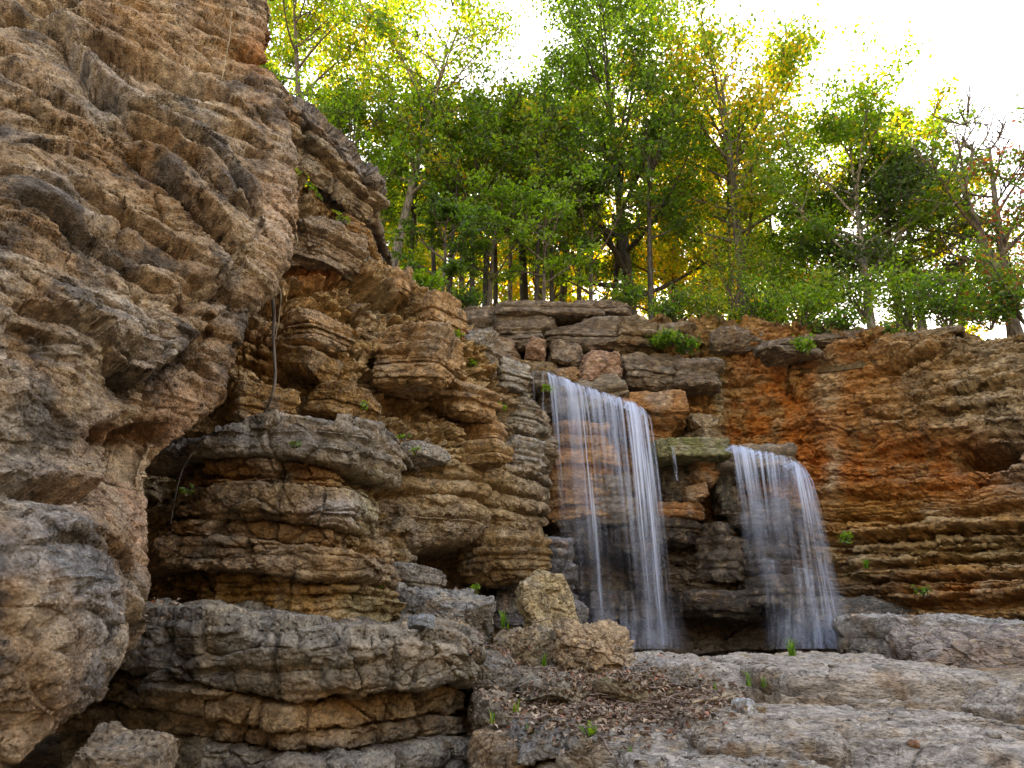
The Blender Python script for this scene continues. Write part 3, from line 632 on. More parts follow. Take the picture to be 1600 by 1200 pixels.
    t = mixcol(base, [(sstep(-.1, .3, n1) * .5, BROWN), ((R1 > .6) * .4, OCHRE), ((R2 > .75) * .35, PALE), ((R2 < .2) * .3, DARK), (sstep(.05, .35, n2) * .5, DARK),
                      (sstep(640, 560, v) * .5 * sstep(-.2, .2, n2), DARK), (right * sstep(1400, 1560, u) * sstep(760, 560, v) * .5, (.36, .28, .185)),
                      (blob(u, v, 1235, 640, 110, 110, 3) * .75 * sstep(-.35, .1, n2), (.46, .155, .045)), (blob(u, v, 1390, 720, 190, 50, 3) * .75 * sstep(-.35, .1, n2), RED), (blob(u, v, 1460, 760, 120, 22) * .6, (.40, .13, .04)), (blob(u, v, 1510, 925, 90, 30) * .7, (.36, .13, .045)),
                      (blob(u, v, 1340, 620, 60, 120) * .35, (.42, .175, .06)), (blob(u, v, 1480, 620, 160, 40) * .35, (.38, .24, .125)), (blob(u, v, 1290, 600, 22, 60) * .75, (.42, .33, .22)), (blob(u, v, 1302, 740, 10, 45) * .7, (.45, .36, .25)), (blob(u, v, 1126, 640, 9, 70) * .7, (.40, .36, .25)),
                      (blob(u, v, 1560, 640, 60, 60) * .45, PALE), (blob(u, v, 1590, 740, 40, 50) * .5, (.36, .28, .22)), (right * sstep(.05, .3, fbm(P * np.array([1.3, 1.3, .22]), 1.2, 4, .6, off=111)) * .65 * sstep(900, 600, v), (.075, .055, .04)), (right * sstep(.12, .3, fbm(P * np.array([1.3, 1.3, .18]), 1.5, 4, .6, off=121)) * .5, (.44, .33, .21)), (lowr * sstep(-.2, .2, n1) * .6, (.44, .21, .065)), (blob(u, v, 1500, 860, 150, 25) * .5, (.30, .24, .13)),
                      (blob(u, v, 930, 740, 70, 45, 4) * .85 * falls, (.40, .195, .085)), (blob(u, v, 1035, 640, 60, 40) * .6, (.38, .17, .07)), (blob(u, v, 1080, 800, 40, 14, 4) * .6, (.42, .2, .09)), (wetm * .78, (.052, .042, .033)), (wetm * sstep(.1, .4, -n2) * .35, (.16, .12, .07)),
                      (blob(u, v, 1120, 850, 30, 40) * .5, (.28, .16, .07)), (blob(u, v, 1120, 570, 16, 60) * .5, MOSS)])
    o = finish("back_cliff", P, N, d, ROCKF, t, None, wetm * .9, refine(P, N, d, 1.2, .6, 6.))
    return tag(o, "red and brown bedded wall behind the waterfalls", "cliff", kind='structure')
BACK = back_cliff()

def back_blocks():
    def bp(u0, u1, v0, v1, Y, dp, k, pal, beds=.0, rot=0., cuts=5, power=6, **kw):
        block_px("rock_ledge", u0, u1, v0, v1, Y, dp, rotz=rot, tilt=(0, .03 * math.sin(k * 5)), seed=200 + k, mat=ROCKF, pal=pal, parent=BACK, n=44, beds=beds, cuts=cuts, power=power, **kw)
    DK = (.16, .125, .095)
    # thin-bedded knobs along the rim
    bp(716, 800, 484, 532, 14.6, 1.8, 1, DK, .10, .1, 2, 9); bp(778, 872, 488, 538, 14.3, 1.8, 2, DK, .10, -.1, 2, 9); bp(855, 985, 492, 538, 14.25, 1.8, 3, DK, .10, .03, 2, 9); bp(962, 1026, 490, 542, 14.1, 1.7, 4, (.2, .15, .1), .10, .12, 2, 8)
    bp(775, 940, 468, 490, 14.2, 2.2, 5, DK, .10, .05, 2, 9); bp(900, 985, 466, 490, 14.5, 2.0, 6, DK, .10, 0., 2, 9); bp(725, 800, 474, 490, 14.7, 2.0, 40, DK, .1, 0, 2, 9)
    # boulders under them
    bp(768, 812, 524, 566, 14.1, 1.2, 7, (.26, .17, .11)); bp(822, 852, 522, 560, 13.9, 1., 8, (.32, .2, .14)); bp(862, 908, 530, 572, 13.8, 1.1, 9, (.19, .14, .1)); bp(907, 972, 545, 594, 13.7, 1.2, 10, (.33, .2, .14), dark=.3)
    bp(800, 870, 560, 588, 13.8, 1.1, 11, (.22, .15, .08)); bp(870, 905, 570, 594, 13.7, .9, 12, (.3, .18, .1)); bp(975, 1080, 545, 600, 14.0, 1.4, 13, DK, .2, .1); bp(1060, 1130, 560, 600, 14.0, 1.2, 14, DK, .2)
    bp(1000, 1100, 500, 530, 14.6, 1.8, 15, (.2, .15, .1), .14); bp(1120, 1210, 505, 540, 14.4, 1.6, 16, DK, .16); bp(1262, 1380, 516, 534, 13.9, 1.6, 17, (.15, .115, .09), .1, -.3, 3, 8); bp(1200, 1290, 522, 552, 13.8, 1.2, 18, DK, .2); bp(1395, 1530, 514, 530, 12.9, 1.6, 19, (.2, .15, .1), .1, -.6, 3, 8)
    # the shelf the tall fall runs over, and the orange block beside it
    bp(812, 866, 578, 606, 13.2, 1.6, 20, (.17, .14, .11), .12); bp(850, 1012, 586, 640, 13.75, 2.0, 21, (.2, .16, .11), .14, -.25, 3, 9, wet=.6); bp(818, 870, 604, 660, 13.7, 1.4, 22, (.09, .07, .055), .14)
    bp(980, 1086, 610, 662, 13.6, 1.5, 23, (.37, .19, .09), .3, -.1, 4, 8, dark=.25); bp(1000, 1062, 640, 700, 14.0, 1.2, 24, (.34, .17, .075), .3); bp(1080, 1132, 640, 690, 14.0, 1., 25, (.3, .22, .14), .25)
    # the mossy shelf and the second fall's lip
    bp(1024, 1056, 684, 716, 13.1, 1.0, 26, (.17, .16, .08), moss=.7); bp(1048, 1142, 682, 712, 13.0, 1.3, 27, (.2, .185, .09), .1, 0, 3, 9, moss=.45, rough=.6); bp(1130, 1262, 694, 732, 13.3, 1.9, 28, (.2, .15, .1), .12, -.3, 3, 9, wet=.6)
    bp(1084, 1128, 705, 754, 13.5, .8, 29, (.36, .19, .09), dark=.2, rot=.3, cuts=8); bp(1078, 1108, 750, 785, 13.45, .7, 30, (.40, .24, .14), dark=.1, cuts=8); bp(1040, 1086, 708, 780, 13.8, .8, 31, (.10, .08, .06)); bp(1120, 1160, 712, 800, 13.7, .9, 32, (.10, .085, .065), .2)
    # beds behind the tall fall
    bp(860, 950, 660, 694, 13.95, .8, 33, (.46, .25, .13), .3, 0, 3, 9, dark=.1); bp(862, 960, 692, 752, 14.0, .8, 34, (.5, .26, .125), .4, 0, 3, 10, dark=.1, rough=.6); bp(856, 950, 745, 808, 13.9, .8, 35, (.45, .25, .13), .35, 0, 3, 9, dark=.25); bp(925, 1000, 740, 812, 13.95, .8, 36, (.3, .24, .19), .3, 0, 4, 9, dark=.25)
    bp(1030, 1108, 784, 806, 13.6, .8, 37, (.42, .21, .10), .2, 0, 3, 9, dark=.15)
    for k, (u0, u1, v0, v1, Y, p, rt) in enumerate([(868, 935, 812, 870, 13.75, .06, .3), (955, 1030, 822, 880, 13.7, .05, -.2), (1000, 1100, 798, 846, 13.65, .06, .25), (1150, 1240, 775, 822, 13.45, .07, -.3), (1165, 1240, 850, 900, 13.3, .06, .2), (1180, 1275, 900, 946, 12.95, .075, -.25), (1110, 1165, 815, 905, 13.5, .11, .4), (1080, 1190, 925, 965, 13.2, .065, .1), (920, 1010, 925, 970, 13.3, .06, -.15)]):
        bp(u0, u1, v0, v1, Y, .9, 50 + k, (p * .95, p * .74, p * .56), .11, rt, 6, 6, alt=(.11, .065, .035), dark=.3, wet=.8)
back_blocks()

# ------------------------------------------------------------------ ground, pool, foreground slabs
SLAB = (.33, .27, .21)
def ground():
    def sheet(name, x0, x1, y0, y1, n, m, fz, mat, col, **kw):
        x = np.linspace(x0, x1, m) if np.isscalar(x0) else x0; y = np.linspace(y0, y1, n)
        X, Yy = np.meshgrid(x, y); P = np.stack([X, Yy, fz(X, Yy)], -1)
        n1 = fbm(P, .9, 4, off=3); n2 = fbm(P, 3.5, 4, off=5)
        t = mixcol(np.broadcast_to(np.array(col), P.shape), [(sstep(0, .3, n1) * .6, BROWN), (sstep(.05, .3, n2) * .5, DARK), (sstep(.05, .3, -n2) * .4, PALE)])
        return build(name, P.reshape(-1, 3), grid_faces(n, m)[:, ::-1], mat, None, t.reshape(-1, 3), True, {"wet": np.zeros(n * m)})
    def fz(X, Y):
        P = np.stack([X, Y, X * 0], -1)
        r = np.interp(Y, [-2, 2, 3.6, 4.6, 5.6, 6.6, 8.4, 9.4, 11, 40], [0, .15, .4, .72, .86, .96, 1.02, .7, .55, .5])
        bank = .16 * np.exp(-((X - .5) / 1.1) ** 2 - ((Y - 7.6) / 1.6) ** 2) + .14 * np.exp(-((X + .2) / .8) ** 2 - ((Y - 8.6) / 1.2) ** 2)
        far = np.maximum(np.hypot(X, Y - 5) - 14, 0) * .02
        r = r - .55 * sstep(.25, -.5, X) * sstep(7.2, 5.6, Y)
        r = r - .34 * sstep(1.0, 1.8, X) * sstep(6.2, 5.0, Y)
        return r + bank + .10 * fbm(P, 1.1, 4, off=2) + .05 * fbm(P, 4, 4, .6, off=8) - far
    xs = np.concatenate([np.linspace(-9, -1.2, 90), np.linspace(-1.15, 6, 420), np.linspace(6.05, 14, 90)])
    g = sheet("ground", xs, None, -4, 18, 560, len(xs), fz, ROCKS, (.27, .21, .15)); tag(g, "rocky creek bed in front of the pool", "ground", kind='structure')
    # land out to the horizon; unseen rises added to block low sky light
    x = np.concatenate([-np.geomspace(9, 900, 22)[::-1], np.linspace(-8, 13, 14), np.geomspace(14, 900, 22)])
    y = np.concatenate([-np.geomspace(4, 900, 40)[::-1], np.linspace(-3, 17, 10), np.geomspace(18, 900, 22)])
    X, Yy = np.meshgrid(x, y); Z = -.15 + 11 * sstep(-5, -20, Yy) + 5 * sstep(-20, -60, Yy) + 9 * sstep(14, 30, X) * sstep(14, 4, Yy)
    t = np.broadcast_to(np.array((.10, .085, .05)), X.shape + (3,))
    o = build("land", np.stack([X, Yy, Z], -1).reshape(-1, 3), grid_faces(len(y), len(x))[:, ::-1], ROCKS, None, t.reshape(-1, 3), True, {"wet": np.zeros(X.size)}); tag(o, "low land round the gorge", "land", kind='structure')
    return fz
GZ = ground()

def pool():
    m, n, l = mat_new("pool_water"); out = n.new("ShaderNodeOutputMaterial"); b = n.new("ShaderNodeBsdfPrincipled"); l.new(b.outputs[0], out.inputs[0])
    b.inputs['Base Color'].default_value = (.02, .025, .025, 1); b.inputs['Roughness'].default_value = .12
    tn = n.new("ShaderNodeTexNoise"); tn.inputs['Scale'].default_value = 5; bp = n.new("ShaderNodeBump"); bp.inputs['Strength'].default_value = .3; bp.inputs['Distance'].default_value = .05
    l.new(tn.outputs[0], bp.inputs['Height']); l.new(bp.outputs[0], b.inputs['Normal'])
    x = np.linspace(-1, 14, 60); y = np.linspace(8.3, 17, 40); X, Y = np.meshgrid(x, y)
    o = build("pool", np.stack([X, Y, .80 + 0 * X], -1).reshape(-1, 3), grid_faces(40, 60)[:, ::-1], m); tag(o, "dark pool under the falls", "pool", kind='structure')
pool()

def slab(name, uL, uR, vf, vn, Yn, h, seed, pal=SLAB, parent=None, n=150, rotz=0., beds=.10, tilt=(0, 0), **kw):
    """a bedrock slab: its front top edge at photo row vn, distance Yn; its far top edge at row vf"""
    z = float(at(800, vn, Yn)[2]); b = (600 - vf) / F; kf = (z - 1.6) / (SP + b * CP); Yf = kf * (CP - b * SP)
    if Yf < Yn + .4 or Yf > 14: Yf = Yn + 1.5
    xl, xr = at(uL, vn, Yn)[0], at(uR, vn, Yn)[0]
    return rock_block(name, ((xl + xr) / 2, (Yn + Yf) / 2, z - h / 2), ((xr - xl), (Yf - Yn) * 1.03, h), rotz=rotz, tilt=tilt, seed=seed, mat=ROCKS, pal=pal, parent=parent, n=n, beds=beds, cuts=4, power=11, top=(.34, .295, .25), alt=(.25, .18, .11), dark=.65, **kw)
def foreground():
    T = lambda o, l, c="rock slab": tag(o, l, c)
    T(slab("rock_slab", 985, 1236, 1020, 1056, 5.9, .6, 301, rough=.65), "pale flat slab by the pool, between the leaf litter and the grass tuft")
    T(slab("rock_slab", 1222, 1570, 1018, 1050, 5.6, .6, 302, rough=.65, n=170), "long pale slab in front of the smaller waterfall with a crack along it")
    T(slab("rock_slab", 1085, 1650, 1090, 1134, 4.65, .5, 303, n=210, rough=.65, tilt=(0, .02)), "wide grey slab stepping down towards the camera, a pebble below it")
    T(slab("rock_slab", 1345, 1720, 1120, 1184, 4.0, .5, 304, n=180, rough=.65, tilt=(.02, -.02)), "grey slab in the lower corner with streaked top")
    T(slab("rock_slab", 1100, 1400, 1128, 1158, 4.25, .35, 305, rough=1.1, pal=(.27, .21, .155)), "undercut slab with a brown front edge")
    T(slab("rock_slab", 890, 1215, 1128, 1164, 4.4, .5, 306, rough=1.0, pal=(.31, .25, .18)), "tan slab beneath the dead leaves")
    T(slab("rock_slab", 1500, 1740, 1040, 1080, 5.2, .6, 307, rough=1.0), "cracked grey slab at the frame edge below the low ledge")
    T(slab("rock_slab", 1000, 1330, 1150, 1215, 3.7, .5, 308, rough=1.0, pal=(.27, .23, .18)), "brown slab along the bottom edge under the undercut one")
    T(block_px("rock_outcrop", 1378, 1640, 966, 1035, 9.6, 1.6, rotz=-.25, seed=310, mat=ROCKS, pal=(.25, .22, .19), n=150, beds=.16, cuts=6, power=7, top=(.36, .33, .3), dark=.6), "low dark ribbed ledge beyond the pale slabs", "rock outcrop")
    T(block_px("rock_outcrop", 1480, 1680, 985, 1060, 8.0, 1.2, rotz=-.1, seed=311, mat=ROCKS, pal=(.25, .2, .17), n=120, beds=.14, cuts=6, power=7, dark=.5), "brown hump of rock in front of the ribbed ledge", "rock outcrop")
    T(block_px("rock_outcrop", 1250, 1460, 935, 985, 12.3, 1.0, rotz=-.2, seed=312, mat=ROCKF, pal=(.10, .09, .075), n=110, beds=.14, cuts=5, power=7, wet=.6), "dark wet shelf at the foot of the red wall", "rock outcrop")
    # boulders on the leaf-covered bank
    B = [(818, 893, 890, 1012, 8.2, .45, .3, (.2, -.5), (.46, .36, .22), "upright pale wedge boulder leaning against dark rock", 401, 5),
         (850, 912, 940, 1015, 8.5, .6, .0, (.1, .3), (.17, .16, .15), "dark split boulder behind the pale wedge", 402, 6),
         (885, 1003, 978, 1070, 6.6, .8, .2, (.1, .15), (.42, .29, .18), "knobbly tan boulder on the dead leaves", 403, 4),
         (770, 890, 985, 1040, 7.1, .8, .1, (0, -.2), (.31, .235, .15), "tan slanting boulder between the ledge and the knobbly boulder", 404, 7),
         (735, 805, 1030, 1110, 6.0, .8, .0, (.05, .1), (.22, .19, .155), "grey lump beside the broad ledge", 405, 7),
         (612, 762, 918, 992, 7.3, 1.0, -.15, (.0, .12), (.22, .205, .18), "blocky grey boulder below the small cave", 406, 8),
         (740, 830, 1100, 1185, 5.2, .7, .2, (0, .1), (.24, .19, .14), "rounded brown boulder with leaves above it", 407, 7),
         (820, 920, 1062, 1110, 5.7, .7, .1, (0, 0.05), (.30, .26, .2), "flat tan stone half buried in leaves", 408, 6),
         (930, 1050, 1062, 1100, 5.8, .6, .1, (0, -.06), (.33, .26, .17), "low sandy stone under the knobbly boulder", 409, 6),
         (800, 905, 1140, 1200, 4.6, .7, .05, (0, .05), (.25, .235, .21), "grey block at the bottom edge beside the tan slab", 410, 8),
         (735, 830, 1165, 1240, 4.6, .6, .1, (0, .0), (.26, .17, .1), "rust stained block at the bottom edge beneath the rounded boulder", 411, 8),
         (40, 200, 1172, 1260, 3.35, .6, .3, (.2, -.12), (.25, .185, .125), "flat angular stone under the overhang", 412, 8),
         (232, 262, 840, 868, 5.9, .25, .3, (.1, .2), (.2, .12, .07), "small brown stone wedged in the dark gap", 413, 5),
         (980, 1110, 1035, 1075, 6.3, .7, .05, (0, 0), (.31, .28, .25), "pale stone at the litter's edge touching the slab", 414, 8)]
    for (u0, u1, v0, v1, Y, dp, rot, tl, p, lab, sd_, pw) in B:
        T(block_px("boulder", u0, u1, v0, v1, Y, dp, rotz=rot, tilt=tl, seed=sd_, mat=ROCKN if sd_ == 403 else ROCK, pal=p, n=110, power=pw, cuts=9, rough=1.9 if sd_ == 403 else 1.1, dark=.4), lab, "boulder")
foreground()

# ------------------------------------------------------------------ waterfalls
def water_mat():
    m, n, l = mat_new("falling_water"); out = n.new("ShaderNodeOutputMaterial")
    a = n.new("ShaderNodeAttribute"); a.attribute_name = "thickness"
    tr = n.new("ShaderNodeBsdfTransparent"); df = n.new("ShaderNodeBsdfDiffuse"); df.inputs[0].default_value = (.70, .79, .97, 1)
    tl = n.new("ShaderNodeBsdfTranslucent"); tl.inputs[0].default_value = (.70, .79, .97, 1)
    gl = n.new("ShaderNodeBsdfGlossy"); gl.inputs['Roughness'].default_value = .35; gl.inputs[0].default_value = (.8, .85, .95, 1)
    m1 = n.new("ShaderNodeMixShader"); m1.inputs[0].default_value = .45; l.new(df.outputs[0], m1.inputs[1]); l.new(tl.outputs[0], m1.inputs[2])
    m2 = n.new("ShaderNodeMixShader"); m2.inputs[0].default_value = .10; l.new(m1.outputs[0], m2.inputs[1]); l.new(gl.outputs[0], m2.inputs[2])
    m3 = n.new("ShaderNodeMixShader"); l.new(a.outputs['Fac'], m3.inputs[0]); l.new(tr.outputs[0], m3.inputs[1]); l.new(m2.outputs[0], m3.inputs[2])
    l.new(m3.outputs[0], out.inputs[0]); return m
WATER = water_mat()
def fall_sheet(name, lip, land, dens, seed, parent, n=220, m=520, bulge=.25, off=0.0, back=.5, gain=1.0):
    """a curtain of water: lip and landing are curves across it (world points), dens(s, t) its thickness"""
    lip, land = np.asarray(lip, float), np.asarray(land, float)
    sl = np.linspace(0, len(lip) - 1, m); A = crom(lip, 0, sl); B = crom(land, 0, np.linspace(0, len(land) - 1, m))
    s = np.linspace(0, 1, m)
    t = np.linspace(-.10, 1, n)
    P = np.zeros((n, m, 3))
    for i, tt in enumerate(t):
        if tt < 0: P[i] = A + np.array([0, 1, .02]) * (-tt) * 10 * back       # the stream above the lip
        else:
            h = math.sqrt(tt)
            P[i, :, :2] = A[:, :2] + (B[:, :2] - A[:, :2]) * (h * .75 + tt * .25); P[i, :, 2] = A[:, 2] + (B[:, 2] - A[:, 2]) * tt
    pos = np.stack([s * 40, s * 0 + seed, s * 0], -1)
    prof = fbm(pos, 1., 5, .7, off=seed)
    tt = np.clip(t, 0, 1)[:, None]
    P[..., 1] += (.05 * prof[None] * (.3 + tt)) - off
    P[..., 0] += .03 * fbm(pos, .6, 3, off=seed + 3)[None] * tt
    G = np.stack([np.broadcast_to(s * 55, (n, m)), np.broadcast_to(tt * 1.5, (n, m)), np.full((n, m), seed)], -1)
    st = fbm(G * np.array([.8, .7, 1]), 1., 2, .5, off=seed) * .6 + .75 * fbm(G * np.array([.36, .6, 1]), 1., 3, .7, off=seed + 5)
    G2 = np.stack([np.broadcast_to(s * 190, (n, m)), np.broadcast_to(tt * 2, (n, m)), np.full((n, m), seed + 1)], -1)
    st = st * 1.2 + .07 * fbm(G2, 1., 2, .7) + .55 * fbm(G * np.array([.12, 1.6, 1]), 1., 3, .6, off=seed + 8)
    D = dens(np.broadcast_to(s, (n, m)), np.broadcast_to(t[:, None], (n, m)))
    a = np.clip(D * (.40 + 1.7 * st) * gain, 0, .95) * sstep(0, .012, s) * sstep(1, .988, s)
    P = P - np.array(parent.location)
    o = build(name, P.reshape(-1, 3), grid_faces(n, m), WATER, parent, None, True, {"thickness": a.ravel()})
    return o
def waterfalls():
    g = lambda s, c, w: np.exp(-((s - c) / w) ** 2)
    # the tall fall
    w1 = empty("waterfall", at(960, 1005, 12.6)); tag(w1, "taller white waterfall pouring off the upper shelf beside the broken slope", "waterfall")
    lip = at([853, 872, 900, 930, 960, 985, 1003, 1014], [584, 590, 600, 611, 621, 629, 640, 652], [13.3, 13.1, 12.95, 12.85, 12.78, 12.72, 12.7, 12.75])
    land = at([884, 905, 942, 970, 1000, 1025, 1044, 1060], [1008] * 8, [12.5, 12.3, 12.2, 12.15, 12.1, 12.1, 12.15, 12.2])
    def d1(s, t):
        tt = np.clip(t, 0, 1)
        top = .75 * np.exp(-tt / .30)
        left = .75 * g(s, .05 + .01 * tt, .035) * np.exp(-tt / .40) + .35 * g(s, .06, .02) * sstep(.75, .3, tt)
        main = 1.9 * g(s, .30 - .02 * tt, .032 - .008 * tt) * (1 - .45 * tt) + .5 * g(s, .20, .05) * np.exp(-tt / .35)
        right = 1.25 * g(s, .74 + .02 * tt, .17 - .05 * tt) * (1 - .55 * tt) + .45 * g(s, .80, .04) + .4 * g(s, .69, .03) * (1 - .4 * tt)
        return np.clip(top * .9 + left + main + right, 0, 1.4) * (1 - .45 * sstep(.3, 1, tt)) + .02
    fall_sheet("water_curtain", lip, land, d1, 2.5, w1, gain=.72); fall_sheet("water_curtain", lip, land, d1, 8.5, w1, off=.10, gain=.45)
    # thin threads at its dark end
    for k, (u, a) in enumerate(((834, .35), (849, .5))):
        l2 = at([u - 2, u, u + 2], [581, 582, 583], [13.0] * 3); e2 = at([u - 1, u + 1, u + 3], [720 + 60 * k] * 3, [12.9] * 3)
        fall_sheet("stream", l2, e2, lambda s, t, a=a: a * g(s, .5, .3) * (1 - .7 * np.clip(t, 0, 1)) + 0 * s, 3 + k, w1, 80, 12, back=.05)
    # the small fall
    w2 = empty("waterfall", at(1250, 1010, 11.9)); tag(w2, "smaller white waterfall fanning off the mossy shelf towards the red wall", "waterfall")
    lip = at([1139, 1160, 1185, 1210, 1235, 1252, 1262], [696, 700, 705, 711, 718, 730, 746], [12.6, 12.5, 12.4, 12.35, 12.3, 12.3, 12.35])
    mid = at([1168, 1188, 1208, 1225, 1250, 1272, 1290], [868] * 7, [12.15, 12.0, 11.95, 11.9, 11.9, 11.9, 11.95])
    land = at([1185, 1205, 1225, 1248, 1280, 1308, 1328], [1010, 1010, 1010, 1011, 1012, 1013, 1014], [12.0, 11.9, 11.8, 11.75, 11.7, 11.7, 11.75])
    def d2(s, t):
        tt = np.clip(t, 0, 1)
        top = .85 * np.exp(-tt / .22)
        l = .7 * g(s, .18 + .04 * tt, .09) * np.exp(-tt / .42) + .45 * g(s, .42, .08) * np.exp(-tt / .4)
        r = .95 * g(s, .84 - .06 * tt, .17 - .02 * tt) * (1 - .35 * sstep(0, .45, tt) + .35 * sstep(.5, .65, tt)) 
        return np.clip(top + l + r, 0, 1.2) * (1 - .3 * sstep(.3, .9, tt)) + .02
    fall_sheet("water_curtain", lip, land, d2, 4.5, w2, gain=.64); fall_sheet("water_curtain", lip, land, d2, 6.5, w2, off=.10, gain=.4)
    for k, (u0, u1, v0, v1, Y, a) in enumerate(((1166, 1206, 784, 830, 12.55, .35), (1188, 1214, 870, 1000, 12.2, .4), (1150, 1200, 800, 900, 12.6, .2), (1236, 1276, 885, 1010, 11.85, .35))):
        l2 = at([u0, (u0 + u1) / 2, u1], [v0, v0 + 3, v0 + 6], [Y] * 3); e2 = at([u0 + 10, (u0 + u1) / 2 + 14, u1 + 20], [v1] * 3, [Y - .15] * 3)
        fall_sheet("water_curtain", l2, e2, lambda s, t, a=a: a * sstep(0, .25, s) * sstep(1, .75, s) * np.exp(-np.clip(t, 0, 1) / .6), 11 + k, w2, 80, 90, back=.05)
    # thin spray hanging round the foot of each fall
    for w_, u0, u1, v0, Y, sd0 in ((w1, 890, 1085, 900, 12.0, 31), (w2, 1195, 1345, 880, 11.6, 37)):
        for q in range(3):
            l2 = at([u0 + 14, (u0 + u1) / 2, u1 - 22], [v0 + 25 * q] * 3, [Y - .12 * q] * 3); e2 = at([u0 - 4, (u0 + u1) / 2 + 4, u1], [1014] * 3, [Y - .1 - .12 * q] * 3)
            fall_sheet("spray", l2, e2, lambda s, t: .20 * sstep(0, .3, s) * sstep(1, .7, s) * sstep(0, .9, t), sd0 + q, w_, 70, 90, back=0)
    w3 = empty("waterfall", at(1055, 750, 12.8)); tag(w3, "thin trickle dripping beside the mossy shelf between the two waterfalls", "waterfall")
    l2 = at([1048, 1051, 1054], [698] * 3, [12.7] * 3); e2 = at([1054, 1058, 1062], [752] * 3, [12.6] * 3)
    fall_sheet("stream", l2, e2, lambda s, t: .75 * g(s, .5, .3) * (1 - .6 * np.clip(t, 0, 1)), 21, w3, 60, 14, back=.05)
    # white water where the small fall lands
    rs = np.random.default_rng(3); X, Y = np.meshgrid(np.linspace(-1, 1, 60), np.linspace(-1, 1, 40)); c = at(1296, 1016, 11.5)
    R = np.hypot(X, Y); H = .10 * np.exp(-(R / .5) ** 2) + .05 * fbm(np.stack([X * 3, Y * 3, X * 0], -1), 1.3, 4) * np.exp(-R ** 2)
    P = np.stack([c[0] + X * .8, c[1] + Y * .5, .84 + H], -1)
    build("white_water", (P - np.array(w2.location)).reshape(-1, 3), grid_faces(40, 60), WATER, w2, None, True, {"thickness": np.clip(1.1 * np.exp(-(R / .6) ** 2) + .4 * fbm(P, 6, 3) - .1, 0, .9) .ravel()})
waterfalls()

# ------------------------------------------------------------------ trees
def leaf_mat():
    m, n, l = mat_new("leaf"); out = n.new("ShaderNodeOutputMaterial"); a = n.new("ShaderNodeAttribute"); a.attribute_name = "tint"
    df = n.new("ShaderNodeBsdfDiffuse"); tl = n.new("ShaderNodeBsdfTranslucent"); gl = n.new("ShaderNodeBsdfGlossy"); gl.inputs['Roughness'].default_value = .5
    l.new(a.outputs['Color'], df.inputs[0])
    hs = n.new("ShaderNodeMix"); hs.data_type = 'RGBA'; hs.blend_type = 'MULTIPLY'; hs.inputs[0].default_value = 1; hs.inputs[7].default_value = (3.1, 2.6, .75, 1); hs.clamp_result = True
    l.new(a.outputs['Color'], hs.inputs[6]); l.new(hs.outputs[2], tl.inputs[0])
    m1 = n.new("ShaderNodeMixShader"); m1.inputs[0].default_value = .6; l.new(df.outputs[0], m1.inputs[1]); l.new(tl.outputs[0], m1.inputs[2])
    m2 = n.new("ShaderNodeMixShader"); m2.inputs[0].default_value = .04; l.new(m1.outputs[0], m2.inputs[1]); l.new(gl.outputs[0], m2.inputs[2])
    l.new(m2.outputs[0], out.inputs[0]); return m
LEAF = leaf_mat()
def bark_mat():
    m, n, l = mat_new("bark"); out = n.new("ShaderNodeOutputMaterial"); b = n.new("ShaderNodeBsdfPrincipled"); l.new(b.outputs[0], out.inputs[0])
    a = n.new("ShaderNodeAttribute"); a.attribute_name = "tint"; tc = n.new("ShaderNodeTexCoord"); mp = n.new("ShaderNodeMapping"); mp.inputs['Scale'].default_value = (9, 9, 2.2)
    l.new(tc.outputs['Object'], mp.inputs[0]); t = n.new("ShaderNodeTexNoise"); t.inputs['Scale'].default_value = 2; t.inputs['Detail'].default_value = 6; l.new(mp.outputs[0], t.inputs['Vector'])
    r = n.new("ShaderNodeMapRange"); r.inputs[1].default_value = .35; r.inputs[2].default_value = .65; r.inputs[3].default_value = .35; r.inputs[4].default_value = 1.6; l.new(t.outputs[0], r.inputs[0])
    mx = n.new("ShaderNodeVectorMath"); mx.operation = 'SCALE'; l.new(a.outputs['Color'], mx.inputs[0]); l.new(r.outputs[0], mx.inputs['Scale']); l.new(mx.outputs[0], b.inputs['Base Color'])
    bp = n.new("ShaderNodeBump"); bp.inputs['Distance'].default_value = .05; l.new(t.outputs[0], bp.inputs['Height']); l.new(bp.outputs[0], b.inputs['Normal'])
    b.inputs['Roughness'].default_value = .9; return m
BARK = bark_mat()
def leaves(name, C, size, cols, rs, parent, droop=.5):
    """leaf blades (four-cornered, folded on the midrib) at the points C"""
    n = len(C); nrm = rs.normal(size=(n, 3)); nrm[:, 2] = np.abs(nrm[:, 2]) * .6 + .55; nrm /= np.linalg.norm(nrm, axis=1, keepdims=True)
    t = rs.normal(size=(n, 3)); t -= (t * nrm).sum(1, keepdims=True) * nrm; t /= np.linalg.norm(t, axis=1, keepdims=True); b = np.cross(nrm, t)
    L = (size * (.6 + .8 * rs.random(n)))[:, None]
    V = np.stack([C - t * L * .5, C + b * L * .32 + nrm * L * .08, C + t * L * .55 - nrm * L * .1, C - b * L * .32 + nrm * L * .08], 1).reshape(-1, 3)
    return build(name, V, np.arange(4 * n).reshape(n, 4), LEAF, parent, np.repeat(cols, 4, axis=0), False)
G_DARK = (.026, .07, .014); G_MID = (.05, .13, .014); G_BRIGHT = (.10, .21, .016); YG = (.15, .19, .018); GOLD = (.36, .25, .02); RUST = (.20, .065, .03); CEDAR = (.028, .055, .026); REDL = (.17, .04, .03)
